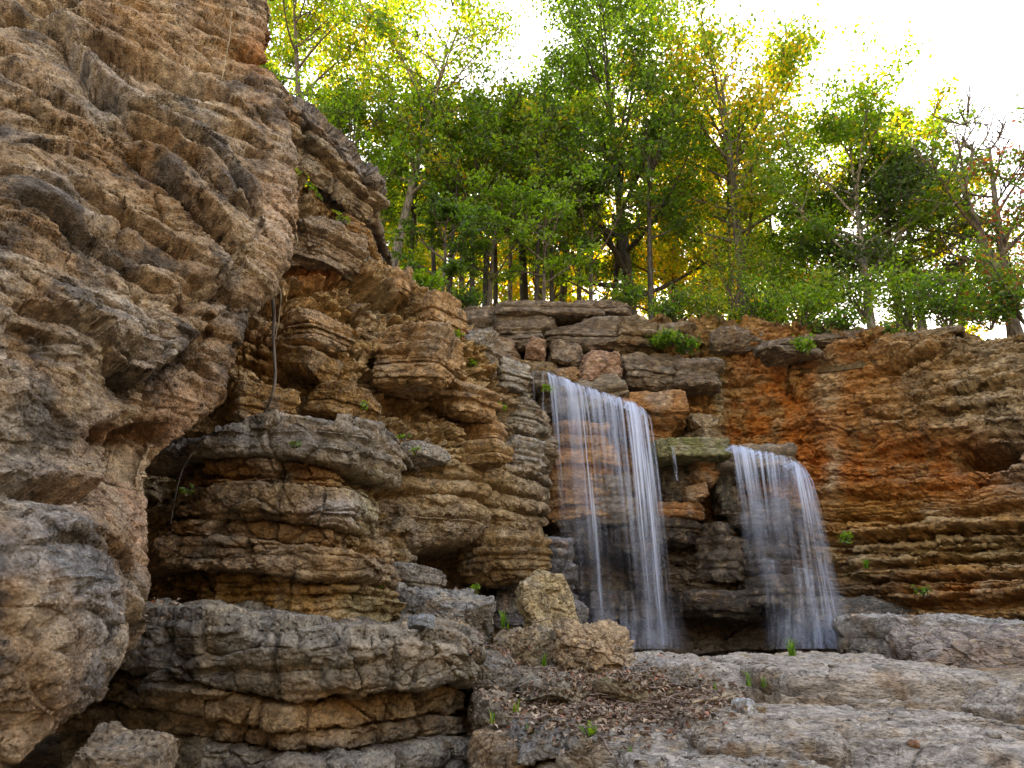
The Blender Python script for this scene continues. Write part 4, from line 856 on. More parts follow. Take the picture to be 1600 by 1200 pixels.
def make_tree(base, top, r0, crown, limbs, nleaf, lsize, pal, seed, label, cat="tree", name="tree", group=None, shape='oval', bark=(.09, .075, .06), flat=.6, sparse=.12, bare=0, wander=.3, clump=.21, fork=0, forkdir=(1, 0)):
    """trunk with limbs and twigs, and a crown of leaves on the twigs. crown = (lowest limb as a share of the height, radius in m)"""
    rs = np.random.default_rng(seed); base, top = np.asarray(base, float), np.asarray(top, float)
    nleaf = int(nleaf * 1.15) if nleaf > 1000 else nleaf; lsize = lsize * .92
    root = empty(name, base); H = np.linalg.norm(top - base); ax = top - base
    t = np.linspace(0, 1, 14)
    bend = np.stack([np.sin(t * 3 + rs.random() * 6) - math.sin(0), np.sin(t * 2.5 + rs.random() * 6), 0 * t], -1) * wander * .3; bend -= bend[0]
    spine = ax[None] * t[:, None] + bend * t[:, None]
    rad = r0 * (1 - t) ** .75 + (.03 if bare > 9 else .012); rad[0] *= 1.25
    paths = [(spine, rad)]; ends = []
    c0, R = crown
    def limb(p0, d, L, r, depth):
        k = 7; q = np.linspace(0, 1, k)
        cur = rs.normal(size=3) * .18
        pts = p0 + d * L * q[:, None] + (np.array([0, 0, .16 * L]) if depth == 0 else np.array([0, 0, .05 * L])) * (q ** 2)[:, None] + cur * L * (q * (1 - q))[:, None]
        paths.append((pts, r * (1 - q) + (.011 if bare > 9 else .006)))
        return pts
    for i in range(limbs):
        f = c0 + (1 - c0) * ((i + rs.random() * .8) / limbs) ** .9; f = min(f, .99)
        p0 = np.array([np.interp(f, t, spine[:, k]) for k in range(3)]); a = i * 2.4 + rs.normal() * .4
        g = (f - c0) / (1 - c0)
        prof = {'oval': math.sin(math.pi * (.15 + .8 * g)) ** .7, 'cone': 1.05 - g * .95, 'wide': math.sin(math.pi * (.22 + .7 * g)) ** .5, 'fan': .5 + .6 * g}[shape]
        L = R * prof * (.7 + .6 * rs.random()); el = (.25 + .55 * g + .3 * rs.random()) if shape != 'cone' else (-.05 + .3 * rs.random())
        d = np.array([math.cos(a) * math.cos(el), math.sin(a) * math.cos(el), math.sin(el)])
        pts = limb(p0, d, L, max(.02, r0 * (1 - f) * .55 + .012), 0)
        for j in range(5):
            fj = .35 + .65 * rs.random(); pj = np.array([np.interp(fj, np.linspace(0, 1, 7), pts[:, k]) for k in range(3)])
            d2 = d + rs.normal(size=3) * .65; d2 /= np.linalg.norm(d2); p2 = limb(pj, d2, L * (.25 + .3 * rs.random()), .012, 1)
            if i < limbs - bare: ends += [p2[-1], p2[4], pts[4 + j % 3]]
            else:
                for _ in range(3):
                    d3 = d2 + rs.normal(size=3) * .5; limb(p2[2 + _ * 2], d3 / np.linalg.norm(d3), L * .22, .007, 1)
        if i < limbs - bare: ends.append(pts[-1])
    V, Fq = tubes(paths, 6)
    bc = np.broadcast_to(np.array(bark, np.float32), V.shape)
    build("trunk", V, Fq, BARK, root, bc)
    if nleaf:
        E = np.array(ends); w = rs.random(len(E)) ** 1.3 + .1
        if sparse: w *= rs.random(len(E)) > sparse
        idx = rs.choice(len(E), nleaf, p=w / w.sum()); sp = rs.normal(size=(nleaf, 3)) * np.array([1, 1, flat]) * clump * R * .42
        Cn = E[idx] + sp
        pc = np.array([p[0] for p in pal], np.float32); pw = np.array([p[1] for p in pal], float); pw /= pw.sum()
        ce = rs.choice(len(pal), len(E), p=pw); cl = rs.choice(len(pal), nleaf, p=pw); pick = np.where(rs.random(nleaf) < .65, ce[idx], cl)
        cols = pc[pick] * (.65 + .7 * rs.random((nleaf, 1))); cols = np.clip(cols, 0, .5)
        leaves("crown", Cn, lsize, cols.astype(np.float32), rs, root)
    return tag(root, label, cat, group)
def land_z(x, y):
    return 7.4 + .5 * sstep(4., 9., x) - .18 * (x - 6) + .12 * (y - 14) + 0 * x
def plateau():
    x = np.linspace(-40, 60, 120); q = np.linspace(0, 1, 90)
    rim = np.interp(x, [-40, -8, -5.5, -3.2, -1.5, .5, 3, 6, 9, 12, 60], [12, 12, 12.6, 13.2, 14.6, 16.4, 16.0, 15.0, 12.6, 10.4, 6])
    Y = rim[None] + (q ** 1.7)[:, None] * 110; X = np.broadcast_to(x, Y.shape)
    Z = land_z(X, Y) - .9 + .5 * sstep(0, .03, q)[:, None] + .25 * fbm(np.stack([X, Y, X * 0], -1), .35, 4)
    Z = np.where(Y > 45, land_z(X, 45 + (Y - 45) * .2) - .4, Z)
    P = np.stack([X, Y, Z], -1); n1 = fbm(P, 1.1, 4); t = mixcol(np.broadcast_to(np.array((.12, .08, .045)), P.shape), [(sstep(0, .3, n1) * .6, (.06, .05, .025)), (sstep(0, .3, -n1) * .5, (.2, .12, .06))])
    o = build("hillside", P.reshape(-1, 3), grid_faces(90, 120)[:, ::-1], ROCKS, None, t.reshape(-1, 3), True, {"wet": np.zeros(X.size)}); tag(o, "leaf strewn wooded hillside above the cliffs", "hillside", kind='structure')
plateau()
def tree_px(ub, vb, ut, vt, Y, r0, crown, limbs, nleaf, lsize, pal, seed, label, dYtop=0.0, dz=0.0, **kw):
    b = at(ub, vb, Y); zb = float(land_z(b[0], Y)) - .3; zb = min(zb, b[2]) ; t = at(ut, vt, Y + dYtop)
    k = (zb - b[2]) / (t[2] - b[2]); base = b + (t - b) * k; base[2] = zb; t = b + (t - b) * .88; lsize = .0072 * Y; nleaf = int(nleaf * min(1.6, (21 / Y) ** 1.5)) if nleaf > 1000 else nleaf
    return make_tree(base, t, r0, crown, limbs, nleaf, lsize, pal, seed, label, **kw)
GREENS = [(G_DARK, 1), (G_MID, 3), (G_BRIGHT, 3), (YG, 1.6)]; YGREENS = [(G_MID, 2), (G_BRIGHT, 3), (YG, 3), (GOLD, .6)]; GOLDS = [(GOLD, 4), (YG, 3), (G_BRIGHT, 1)]; DARKS = [(G_DARK, 4), (G_MID, 3), (G_BRIGHT, .6)]  # GOLDS puts the backlit glow into the leaf colour
def forest():
    T = tree_px
    T(612, 425, 712, 25, 17.5, .17, (.42, 3.0), 26, 9000, .15, [(G_MID, 3), (G_BRIGHT, 2), (YG, 2), (GOLD, .6)], 1, "tall tree with a pale leaning trunk above the cliff step", bark=(.17, .15, .13), shape='fan', sparse=.25)
    T(640, 430, 668, 150, 19.5, .13, (.45, 2.2), 16, 4600, .15, GREENS, 2, "dark slender tree just behind the pale leaning trunk", bark=(.05, .045, .04))
    T(470, 330, 462, -60, 17, .16, (.25, 2.6), 24, 11000, .15, YGREENS, 3, "yellow green tree rising beside the overhanging cliff", sparse=.15)
    T(430, 300, 415, -20, 20, .15, (.2, 2.6), 22, 9000, .15, YGREENS, 33, "yellow green tree partly hidden by the overhanging cliff")
    T(545, 360, 570, 20, 21, .16, (.3, 3.0), 24, 9000, .16, [(YG, 3), (G_BRIGHT, 3), (GOLD, 1.2), (G_MID, 1)], 4, "airy golden green tree between the yellow tree and the pale leaning trunk", shape='fan', sparse=.3)
    T(540, 330, 545, 150, 16.5, .10, (.15, 1.9), 18, 4200, .14, [(G_MID, 3), (G_BRIGHT, 3), (G_DARK, 1)], 5, "bushy green tree right above the jutting rock roof")
    T(985, 480, 940, 5, 21, .24, (.22, 3.9), 40, 28000, .16, [(G_DARK, 4), (G_MID, 4), (G_BRIGHT, 1.0)], 6, "largest tree, dark green and dense, over the rim behind the tall waterfall", bark=(.05, .045, .04), shape='wide')
    T(880, 470, 905, 90, 23, .17, (.35, 2.6), 24, 10000, .16, DARKS, 7, "dark tree with a leaning trunk in front of gold leaves")
    T(820, 475, 812, 140, 22, .19, (.5, 2.4), 18, 5200, .15, GREENS, 8, "thick straight dark trunked tree in the middle of the rim", bark=(.04, .036, .03))
    T(796, 478, 792, 220, 21, .10, (.55, 1.8), 12, 3000, .14, GREENS, 9, "thin pale grey trunk beside the thick dark trunk", bark=(.22, .2, .17))
    T(1165, 492, 1105, 70, 19, .19, (.32, 3.3), 36, 18000, .15, [(GOLD, 2), (YG, 2.5), (G_MID, 3), (G_BRIGHT, 2)], 10, "tall golden tree with bare twigs at its top", shape='wide', bare=7, sparse=.15, wander=.6, bark=(.10, .09, .075))
    T(1052, 490, 1062, 160, 24, .16, (.25, 3.0), 26, 15000, .16, GOLDS, 11, "glowing gold tree behind the dark giant")
    T(1105, 492, 1090, 240, 26, .14, (.2, 3.2), 24, 15000, .16, GOLDS, 12, "lower golden tree behind the tall golden one")
    T(1362, 515, 1318, 190, 16.5, .12, (.32, 2.7), 28, 13000, .14, [(G_MID, 4), (G_BRIGHT, 3), (YG, 1.2), (GOLD, .4)], 13, "green tree with a pale slanting trunk on the low rim", bark=(.2, .185, .16), sparse=.15)
    T(1255, 490, 1268, 330, 18.5, .11, (.3, 1.8), 18, 4500, .14, [(G_MID, 4), (G_BRIGHT, 2), (G_DARK, 2)], 14, "loose green tree at the gap in the treetops", sparse=.25)
    T(1408, 515, 1368, 200, 17, .12, (.45, 2.1), 22, 4200, .12, [(CEDAR, 4), (G_DARK, 2)], 15, "dark evergreen with a straight slanting trunk", shape='cone', flat=.5, bark=(.09, .075, .065), name="cedar_tree")
    T(1442, 515, 1398, 230, 16.5, .13, (.4, 2.3), 24, 4600, .12, [(CEDAR, 4), (G_DARK, 3)], 16, "dark evergreen leaning over bright shrubs, nearest the bare trees", shape='cone', flat=.5, bark=(.1, .085, .07), name="cedar_tree")
    T(1420, 500, 1412, 175, 19, .11, (.45, 1.8), 16, 4200, .14, [(YG, 2), (G_MID, 3), (GOLD, 1)], 17, "thin tree whose tip shows over the two evergreens", sparse=.2)
    T(1585, 505, 1490, 215, 15, .13, (.35, 2.3), 11, 260, .12, [(GOLD, 1), (RUST, 1)], 18, "bare leafless tree forking against the white sky", bare=10, bark=(.12, .10, .08), shape='oval', name="bare_tree")
    T(1582, 505, 1556, 190, 15.3, .12, (.35, 1.8), 11, 400, .12, [(YG, 1), (RUST, 1)], 19, "straight bare leafless tree, outermost beside the rusty leaves", bare=10, bark=(.12, .10, .08), shape='oval', name="bare_tree")
    T(1640, 500, 1640, 210, 13.5, .10, (.3, 1.5), 16, 2200, .12, [(REDL, 1.2), (RUST, 1), (G_MID, 4)], 20, "rusty red leaved tree at the frame edge", sparse=.1)
    T(1500, 510, 1500, 270, 17.5, .10, (.2, 1.9), 16, 5000, .13, [(G_MID, 3), (YG, 2), (GOLD, 1.5)], 21, "small yellowing tree below the bare forks", sparse=.15)
    T(1215, 500, 1205, 260, 22, .10, (.25, 1.5), 14, 3000, .14, YGREENS, 22, "slim yellow green tree between the tall golden tree and the sky gap", sparse=.2)
    # layered understory
    T(765, 480, 770, 320, 17.5, .08, (.45, 1.7), 12, 2200, .13, [(G_MID, 2), (G_BRIGHT, 4)], 23, "bright layered small tree under the tall crowns", flat=.25, shape='wide')
    T(850, 480, 862, 330, 17, .07, (.45, 1.6), 12, 2200, .13, [(G_BRIGHT, 4), (G_MID, 2)], 24, "bright layered small tree in front of the leaning dark trunk", flat=.25, shape='wide')
    T(690, 462, 705, 330, 16, .07, (.3, 1.4), 12, 2400, .12, [(G_DARK, 3), (G_MID, 3)], 25, "low dark green tree on the cliff edge near the pale leaning trunk", flat=.3)
    T(925, 475, 930, 300, 19, .09, (.35, 1.9), 14, 2600, .14, [(G_MID, 4), (G_DARK, 3), (G_BRIGHT, 1)], 26, "mid green small tree under the largest dark tree", flat=.4)
    # slim dark trunks
    for k, (u, ut, vt, Y, r) in enumerate([(738, 735, 200, 17.4, .09), (757, 762, 180, 18.2, .10), (838, 842, 160, 18.0, .08), (700, 722, 150, 17.5, .09), (862, 858, 180, 18.6, .08), (1018, 1012, 170, 18.4, .10), (1140, 1128, 200, 20, .09), (960, 975, 150, 22, .11), (680, 676, 180, 18.5, .08), (775, 780, 190, 19.5, .09), (905, 898, 170, 19, .08)]):
        T(u, 478, ut, vt, Y, r, (.5, 2.0), 14, 2600, .15, [GREENS, YGREENS, DARKS][k % 3], 40 + k, "slim dark trunk among the crowded trees behind the rim", group="slim trees crowded behind the rim", bark=(.045, .04, .034))
forest()

def copies():
    """the wood behind: copies of three trees, each a thing of its own"""
    protos = []
    for k, pal in enumerate(([(YG, 3), (GOLD, 2), (G_BRIGHT, 2)], [(GOLD, 3), (YG, 3), (G_BRIGHT, 1)], YGREENS)):  # extra gold paints sunlit glints into the far leaves
        H = 13; b = np.array([-6. + 9 * k, 34., land_z(-6. + 9 * k, 34.)])
        protos.append(make_tree(b, b + np.array([.4, .2, H]), .17, (.12, 3.2), 30, 9000, .24, pal, 70 + k, "distant sunlit tree filling the gaps between the trunks", group="distant sunlit trees behind the rim", shape='wide'))
    rs = random.Random(5); n = 0
    for row, (Y, x0, x1, dx) in enumerate(((30, -16, 12, 4.6), (37, -22, 22, 5.0))):
        x = x0
        while x < x1:
            p = protos[n % 3]; n += 1; xx = x + rs.uniform(-1, 1); y = Y + rs.uniform(-2, 2)
            c = p.copy(); COL.objects.link(c); c.location = (xx, y, float(land_z(xx, y)) - .3); c.rotation_euler = (0, 0, rs.uniform(0, 6.28))
            sc = rs.uniform(.75, 1.1) * (.62 if xx > 9 else 1.0); c.scale = (sc, sc, sc)
            for ch in list(p.children):
                q = ch.copy(); COL.objects.link(q); q.parent = c
            x += dx
copies()

def bush(base, R, H, n, lsize, pal, seed, label, stems=11, cat="bush", name="bush", group=None, flat=.8):
    rs = np.random.default_rng(seed); root = empty(name, base); paths, ends = [], []
    for i in range(stems):
        a = rs.random() * 6.28; r = R * math.sqrt(rs.random()) * 1.15; tip = np.array([math.cos(a) * r, math.sin(a) * r, H * (.35 + .65 * rs.random())]); q = np.linspace(0, 1, 6)
        pts = tip[None] * np.stack([q, q, q ** .8], -1) + rs.normal(size=3) * .05 * (q * (1 - q))[:, None]; paths.append((pts, .02 * (1 - q) * max(.4, H / 2) + .004))
        for j in range(3):
            p0 = pts[2 + j]; d = rs.normal(size=3) * .5 + np.array([0, 0, .3]); p1 = p0 + d * R * .35; paths.append((np.linspace(p0, p1, 4), np.linspace(.008, .003, 4))); ends += [p1, (p0 + p1) / 2]
        ends.append(pts[-1])
    V, Fq = tubes(paths, 5); build("stem", V, Fq, BARK, root, np.broadcast_to(np.array((.09, .07, .05), np.float32), V.shape))
    E = np.array(ends); idx = rs.integers(0, len(E), n); Cn = E[idx] + rs.normal(size=(n, 3)) * np.array([1, 1, flat]) * R * .2; Cn[:, 2] = np.maximum(Cn[:, 2], .02)
    pc = np.array([p[0] for p in pal], np.float32); pw = np.array([p[1] for p in pal], float); ch = rs.choice(len(pal), n, p=pw / pw.sum())
    leaves("foliage", Cn, lsize, np.clip(pc[ch] * (.65 + .7 * rs.random((n, 1))), 0, .5).astype(np.float32), rs, root)
    return tag(root, label, cat, group)
def bushes():
    BR = [(G_BRIGHT, 4), (G_MID, 2), (YG, 1)]; MX = [(G_MID, 4), (G_BRIGHT, 2), (G_DARK, 3), (RUST, .25)]; RD = [(RUST, .8), (G_MID, 4), (G_DARK, 2), (YG, 1)]
    L = [(1255, 516, 14.6, 1.15, 1.7, 3600, BR, "big bright green bush on the rim right of the golden tree"), (1185, 505, 15.2, .9, 1.2, 2200, MX, "mid green bush at the foot of the tall golden tree"), (1310, 518, 14.2, .8, .95, 1700, MX, "small bush beside the big bright bush"),
         (1420, 512, 14.0, 1.1, 1.3, 2800, BR, "bright bush around the evergreens' trunks"), (1480, 512, 13.2, 1.0, 1.5, 2500, MX, "tall leafy bush below the yellowing tree"), (1545, 508, 12.6, .9, 1.2, 2200, RD, "rusty leaved bush on the rim near the frame edge"), (1600, 500, 12.2, .9, 1.5, 2200, RD, "outermost rusty bush beside the red leaved tree"),
         (1395, 522, 13.4, .5, .4, 700, RD, "low brownish bush at the rim under the evergreens"), (1055, 500, 15.4, .8, 1.1, 2000, MX, "leafy bush at the end of the thin-bedded knobs"), (1110, 505, 15.0, .8, 1.0, 1900, [(G_MID, 3), (YG, 3)], "yellow green bush behind the rim by the golden tree"),
         (1040, 532, 14.2, .5, .45, 1300, BR, "bright green shrub growing on the cliff below the thin-bedded knobs"), (1072, 545, 14.1, .4, .4, 800, MX, "smaller shrub hanging on the cliff beside the bright one"), (1258, 545, 13.6, .3, .35, 500, BR, "little shrub rooted just under the rim"),
         (730, 478, 15.6, .6, .9, 1200, [(G_DARK, 3), (G_MID, 1)], "dark bush at the rim behind the cliff corner"), (660, 452, 11.6, .4, .5, 800, BR, "bright low bush behind the top of the broken slope"), (985, 482, 15.8, .7, .9, 1500, MX, "bush behind the capstone of the rim"),
         (425, 118, 6.9, .2, .25, 350, BR, "small green plant on the overhanging cliff's edge"), (1350, 500, 15.6, 1.2, 1.6, 2600, MX, "broad bush behind the pale slanting trunk"), (1530, 500, 15., 1.2, 1.5, 2500, MX, "broad green bush behind the rusty one"), (1220, 470, 17.5, 1.3, 1.8, 2600, BR, "bright sapling thicket under the slim yellow green tree"),
         (1150, 480, 18, 1.3, 2.2, 2800, YGREENS, "yellow green sapling thicket behind the golden trunk"), (1290, 480, 18, 1.4, 2., 2800, MX, "green thicket at the gap in the treetops"), (1460, 480, 17.5, 1.4, 2.2, 2800, MX, "green thicket behind the evergreens' trunks"), (1590, 470, 16, 1.4, 2.2, 2800, RD, "reddish thicket behind the bare trees")]
    for k, (u, v, Y, R, H, n, pal, lab) in enumerate(L):
        p = at(u, v, Y); bush(p - np.array([0, 0, .12]), R * (.72 if Y > 12 else .85), H * (.95 + .35 * math.sin(k * 2.3) if Y > 12 else 1), int(n * (.62 if Y > 12 else 1)), .085 if Y > 9 else .05, pal, 500 + k, lab)
bushes()

# ------------------------------------------------------------------ small plants, vine, litter, twigs
GREENM = (.085, .20, .015)
def tuft(u, v, Y, H, n, seed, label, dry=0.0, cat="grass tuft"):
    rs = np.random.default_rng(seed); p = at(u, v, Y); Vs, Fs, cs = [], [], []
    for i in range(n):
        a = rs.random() * 6.28; l = H * (.5 + .5 * rs.random()); b = rs.normal(size=2) * H * .07; out = l * (.15 + .35 * rs.random()); q = np.linspace(0, 1, 6)
        x = b[0] + math.cos(a) * out * q ** 2; y = b[1] + math.sin(a) * out * q ** 2; z = l * (q - .25 * q ** 3); w = .045 * H * (1 - q) + .001
        px, py = -math.sin(a) * w, math.cos(a) * w; k = len(Vs) * 12
        Vs.append(np.concatenate([np.stack([x + px, y + py, z], -1), np.stack([x - px, y - py, z], -1)])); j = np.arange(5)
        Fs.append(np.stack([j, j + 1, j + 7, j + 6], -1) + k); c = np.array(GREENM) * (.7 + .6 * rs.random()); c = c if rs.random() > dry else np.array((.30, .22, .10)); cs.append(np.broadcast_to(c, (12, 3)))
    o = build("grass_tuft", np.concatenate(Vs), np.concatenate(Fs), LEAF, None, np.concatenate(cs).astype(np.float32), True); o.location = tuple(p)
    return tag(o, label, cat)
def small_plant(u, v, Y, R, n, seed, label, ls=.05):
    return bush(at(u, v, Y), R, R * 1.3, n, ls, [(G_BRIGHT, 4), (YG, 1)], seed, label, stems=4, cat="plant", name="leafy_plant")
def small_things():
    tuft(1238, 1030, 7.6, .30, 16, 1, "upright bright green grass tuft in the crack of the pale slab"); tuft(1170, 1072, 5.9, .17, 14, 2, "grass tuft standing tallest at the end of the leaf litter"); tuft(1192, 1074, 5.9, .12, 10, 3, "short grass beside the litter's end on the slab"); tuft(1118, 1078, 5.8, .09, 8, 4, "tiny grass sprig among sticks on the slab")
    tuft(788, 982, 7.9, .28, 18, 5, "long bladed grass tuft beside the upright pale boulder"); tuft(850, 1040, 6.9, .15, 14, 6, "grass clump under the slanting boulder"); tuft(950, 1080, 5.9, .16, 12, 7, "grass and dry stalks below the knobbly boulder", .4); tuft(770, 1130, 5.0, .12, 12, 8, "grass sprig on the rounded brown boulder", .2)
    tuft(805, 1112, 5.2, .12, 10, 9, "yellowish grass behind the rounded brown boulder", .5); tuft(548, 836, 6.35, .13, 12, 10, "grass tuft on the stack's third bed"); tuft(595, 918, 6.5, .12, 10, 11, "grass on the corner of the stack above its foot"); tuft(1355, 888, 12.2, .22, 60, 12, "low grassy patch on a bed of the red wall")
    tuft(890, 1030, 6.8, .1, 10, 13, "dry yellow grass hanging on the slanting boulder", .7); tuft(985, 1180, 4.4, .07, 8, 14, "tiny green shoots on the tan slab")
    for k, (u, v, Y, R, n, lab) in enumerate([(565, 642, 8.0, .09, 22, "broad leaved seedling on the slope above the stack"), (632, 690, 8.2, .08, 20, "seedling beside the pale stone on the talus"), (712, 530, 10.3, .12, 40, "light green sprig near the top corner of the slope"), (740, 575, 10.6, .1, 30, "light green sprig on the slope below the top corner"),
                                               (782, 640, 11.2, .1, 30, "leafy sprig close to the tall waterfall's edge"), (540, 350, 8.9, .13, 40, "fern like sprig on the block under the rock roof"), (290, 775, 5.9, .06, 16, "small plant in the dark gap beside the stack"), (1326, 850, 12.6, .16, 60, "dark green plant beside the small waterfall"), (1445, 934, 11.6, .14, 40, "plant on the foot of the red wall"),
                                               (855, 612, 13.0, .12, 50, "fern under the tall waterfall's lip"), (1210, 1040, 8.6, .06, 12, "tiny plant where slab and water meet"), (898, 1070, 6.4, .07, 18, "dark leaved plant against the knobbly boulder"), (1000, 1065, 6.4, .07, 18, "green sprig under the knobbly boulder's edge"), (830, 1155, 4.75, .06, 12, "seedling between the bottom blocks"), (920, 1150, 4.5, .07, 14, "yellow green sprig over the tan slab"),
                                               (742, 930, 9.2, .1, 20, "dark leaved plant at the mouth of the small cave"), (650, 712, 8.4, .07, 16, "sprig on the thin beds beside the stack's cap"), (460, 700, 5.9, .05, 12, "tiny sprig on the stack's cap")]):
        small_plant(u, v, Y, R, n, 700 + k, lab, .055 if Y < 9 else .08)
    # hanging vine
    def wire(name, pts, r, col, label, cat, n=40, wob=.01, seed=0):
        C = np.asarray(pts, float); P = crom(C, 0, np.linspace(0, len(C) - 1, n)); rs = np.random.default_rng(seed); P += np.cumsum(rs.normal(size=P.shape), 0) * wob * .15
        V, Fq = tubes([(P, np.linspace(r, r * .6, n))], 7); o = build(name, V, Fq, BARK, None, np.broadcast_to(np.array(col, np.float32), V.shape)); return tag(o, label, cat)
    wire("hanging_vine", at([426, 425, 428, 427, 430, 428, 418, 405, 392], [398, 440, 490, 530, 580, 610, 640, 660, 668], [5.9, 6.0, 6.0, 6.0, 6.0, 6.0, 6.1, 6.2, 6.3]), .018, (.13, .105, .085), "thick dark vine hanging straight from the overhang to the stack", "vine", 60, .006)
    wire("hanging_vine", at([436, 434, 440, 436, 430], [405, 440, 460, 490, 520], [6.0] * 5), .008, (.26, .2, .12), "thin curling vine strand beside the thick dark vine", "vine", 50, .02, 1)
    wire("hanging_vine", at([318, 300, 285, 276, 268], [685, 710, 740, 780, 820], [5.6, 5.7, 5.75, 5.8, 5.85]), .009, (.08, .07, .06), "thin root dangling in the dark gap beside the stack", "vine", 40, .01, 2)
    wire("hanging_vine", at([362, 358, 354, 348], [20, 60, 90, 125], [5.35, 5.3, 5.25, 5.2]), .006, (.33, .25, .15), "dry straw hanging across the top of the overhanging cliff", "vine", 30, .01, 3)
    wire("hanging_vine", at([455, 462, 464, 455, 448], [352, 365, 380, 388, 392], [5.8] * 5), .006, (.34, .27, .16), "curled dry stalk at the tip of the overhang", "vine", 30, .01, 4)
    # sticks on the leaf bank
    rs = np.random.default_rng(12)
    ST = [(1010, 1100, 1110, 1082, 5.5, "longest bare stick lying over the dead leaves towards the slab"), (1080, 1098, 1150, 1083, 5.6, "pale broken stick next to the grass on the slab"), (905, 1120, 940, 1092, 5.5, "short forked stick across the litter's middle"), (985, 1112, 1060, 1120, 5.2, "brown stick above the tan slab"), (1030, 1090, 1075, 1108, 5.4, "dark stick crossing the longest one"), (745, 1120, 775, 1080, 5.5, "thin stick leaning on the grey lump by the ledge"), (935, 1150, 955, 1180, 4.6, "dry stalk hanging over the tan slab's front")]
    for k, (u0, v0, u1, v1, Y, lab) in enumerate(ST):
        a, b = at(u0, v0, Y), at(u1, v1, Y + (v0 - v1) * .015); a[2] = max(a[2], float(GZ(np.array([a[0]]), np.array([a[1]]))[0]) + .02); b[2] = max(b[2], float(GZ(np.array([b[0]]), np.array([b[1]]))[0]) + .03)
        m_ = (a + b) / 2 + rs.normal(size=3) * .03; wire("stick", [a, (a + m_) / 2 + rs.normal(size=3) * .008, m_, b], .010 + .004 * (k % 3), (.20, .13, .09) if k != 1 else (.36, .26, .16), lab, "stick", 24, .004, k)
    # dead leaves on the bank
    bpy.context.view_layer.update(); dg = bpy.context.evaluated_depsgraph_get()
    pts, tries = [], 0
    zones = [(900, 1095, 150, 60, 3800), (1010, 1090, 100, 40, 2200), (800, 1010, 60, 40, 700), (1080, 1105, 60, 30, 600), (940, 1120, 110, 35, 1500), (245, 960, 40, 14, 300), (262, 835, 18, 10, 80), (1100, 1090, 90, 20, 300)]
    for (cu, cv, ru, rv, n) in zones:
        for _ in range(n):
            uu, vv = cu + rs.normal() * ru * .55, cv + rs.normal() * rv * .55
            if vv < 960 and cu > 300: continue
            d = at(uu, vv, 1.0) - EYE; d /= np.linalg.norm(d)
            hit, loc, nor, *_ = S.ray_cast(dg, Vector(EYE), Vector(d))
            if hit and nor.z > .45: pts.append((loc.x, loc.y, loc.z + .012 + .02 * rs.random()))
    C = np.array(pts); C = C[fbm(C, 2.2, 3, off=3) + rs.random(len(C)) * .7 > .22]; n = len(C); nrm = rs.normal(size=(n, 3)) * .45; nrm[:, 2] = 1; nrm /= np.linalg.norm(nrm, axis=1, keepdims=True); t = rs.normal(size=(n, 3)); t -= (t * nrm).sum(1, keepdims=True) * nrm; t /= np.linalg.norm(t, axis=1, keepdims=True); b = np.cross(nrm, t)
    L = (.028 + .04 * rs.random(n))[:, None]; cu = (.1 + .3 * rs.random(n))[:, None]
    V = np.stack([C - t * L * .5, C + b * L * .3 + nrm * L * cu, C + t * L * .5, C - b * L * .3 + nrm * L * cu], 1).reshape(-1, 3)
    pal = np.array([(.25, .16, .095), (.36, .25, .16), (.17, .105, .065), (.24, .085, .04), (.36, .27, .17), (.09, .06, .045)]); col = pal[rs.choice(6, n, p=[.32, .14, .3, .08, .04, .12])] * (.7 + .6 * rs.random((n, 1)))
    F4 = np.arange(4 * n).reshape(n, 4); col = np.repeat(col, 4, 0)
    tw = []                                                   # bits of twig among the leaves
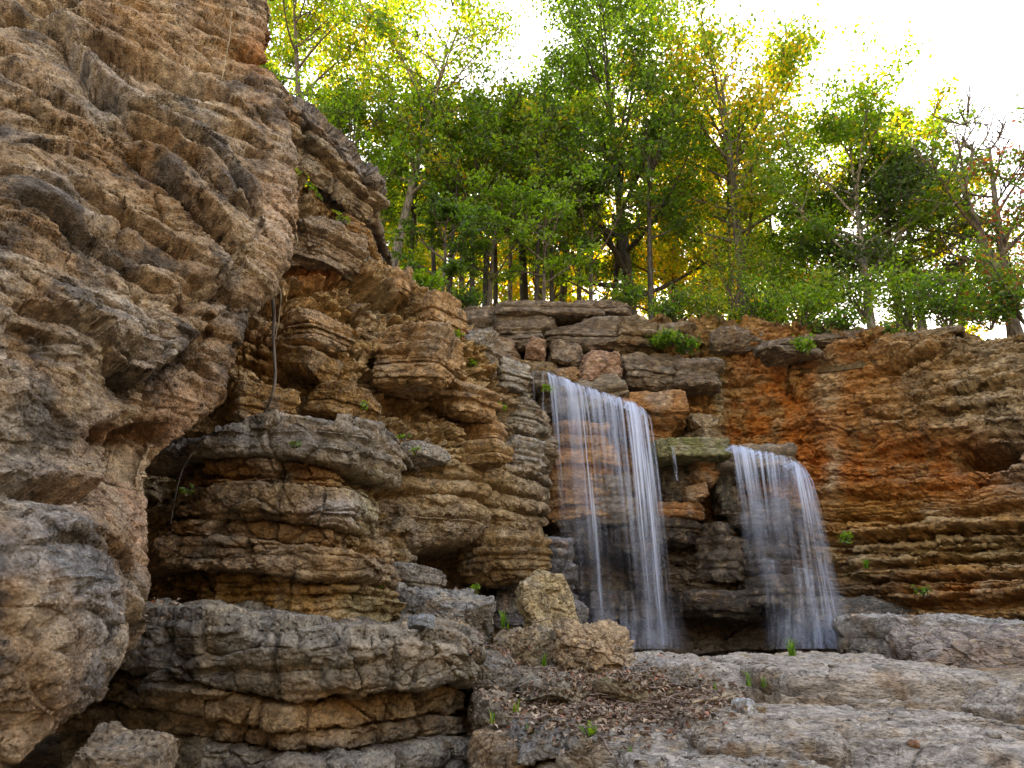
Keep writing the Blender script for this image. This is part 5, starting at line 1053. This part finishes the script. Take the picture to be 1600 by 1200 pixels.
    for c in C[rs.integers(0, n, 170)]:
        dv = rs.normal(size=3) * np.array([1, .7, .12]); dv /= np.linalg.norm(dv); l = .06 + .22 * rs.random() ** 2; q = np.linspace(-.5, .5, 5)[:, None]
        tw.append((c + np.array([0, 0, .02]) + dv * l * q + rs.normal(size=3) * .03 * (q * q), .0028 + .003 * rs.random()))
    V2, F2 = tubes(tw, 4); V = np.concatenate([V, V2]); F4 = np.concatenate([F4, F2 + 4 * n]); col = np.concatenate([col, np.tile(np.array([[.20, .135, .095]]), (len(V2), 1))])
    o = build("leaf_litter", V, F4, LITTER, None, col.astype(np.float32), False); tag(o, "dead brown leaves scattered over the bank", "leaf litter", kind='stuff')
    for (u, v, Y, w, lab, col, sd_) in [(1428, 1166, 3.95, .085, "reddish brown pebble on the streaked grey slab", (.30, .15, .09), 1), (1165, 1112, 4.9, .20, "flat pale chip lying on the wide slab", (.46, .45, .42), 2), (1188, 1114, 4.9, .09, "small rounded tan stone beside the flat chip", (.33, .25, .15), 3), (668, 692, 8.4, .22, "whitish stone on the slope above the thin beds", (.55, .5, .42), 4), (690, 696, 8.5, .2, "second whitish stone touching the ochre slab on the slope", (.46, .36, .24), 5), (1553, 1152, 4.3, .08, "pale pebble near the frame edge on grey slab", (.4, .37, .33), 6), (660, 980, 6.6, .22, "blue grey stone below the blocky boulder", (.23, .25, .26), 7)]:
        p = at(u, v, Y); hit, loc, nor, *_ = S.ray_cast(dg, Vector(EYE), Vector((p - EYE) / np.linalg.norm(p - EYE)))
        c = np.array(loc) if hit else p
        tag(rock_block("pebble", c + np.array([0, 0, w * .15]), (w, w * .7, w * .5), rotz=sd_, seed=600 + sd_, mat=ROCK, pal=col, n=30, cuts=6, power=4, dark=.2), lab, "pebble")
def litter_mat():
    m, n, l = mat_new("dead_leaf"); out = n.new("ShaderNodeOutputMaterial"); b = n.new("ShaderNodeBsdfPrincipled"); l.new(b.outputs[0], out.inputs[0]); a = n.new("ShaderNodeAttribute"); a.attribute_name = "tint"; l.new(a.outputs['Color'], b.inputs['Base Color']); b.inputs['Roughness'].default_value = .7; return m
LITTER = litter_mat()
small_things()
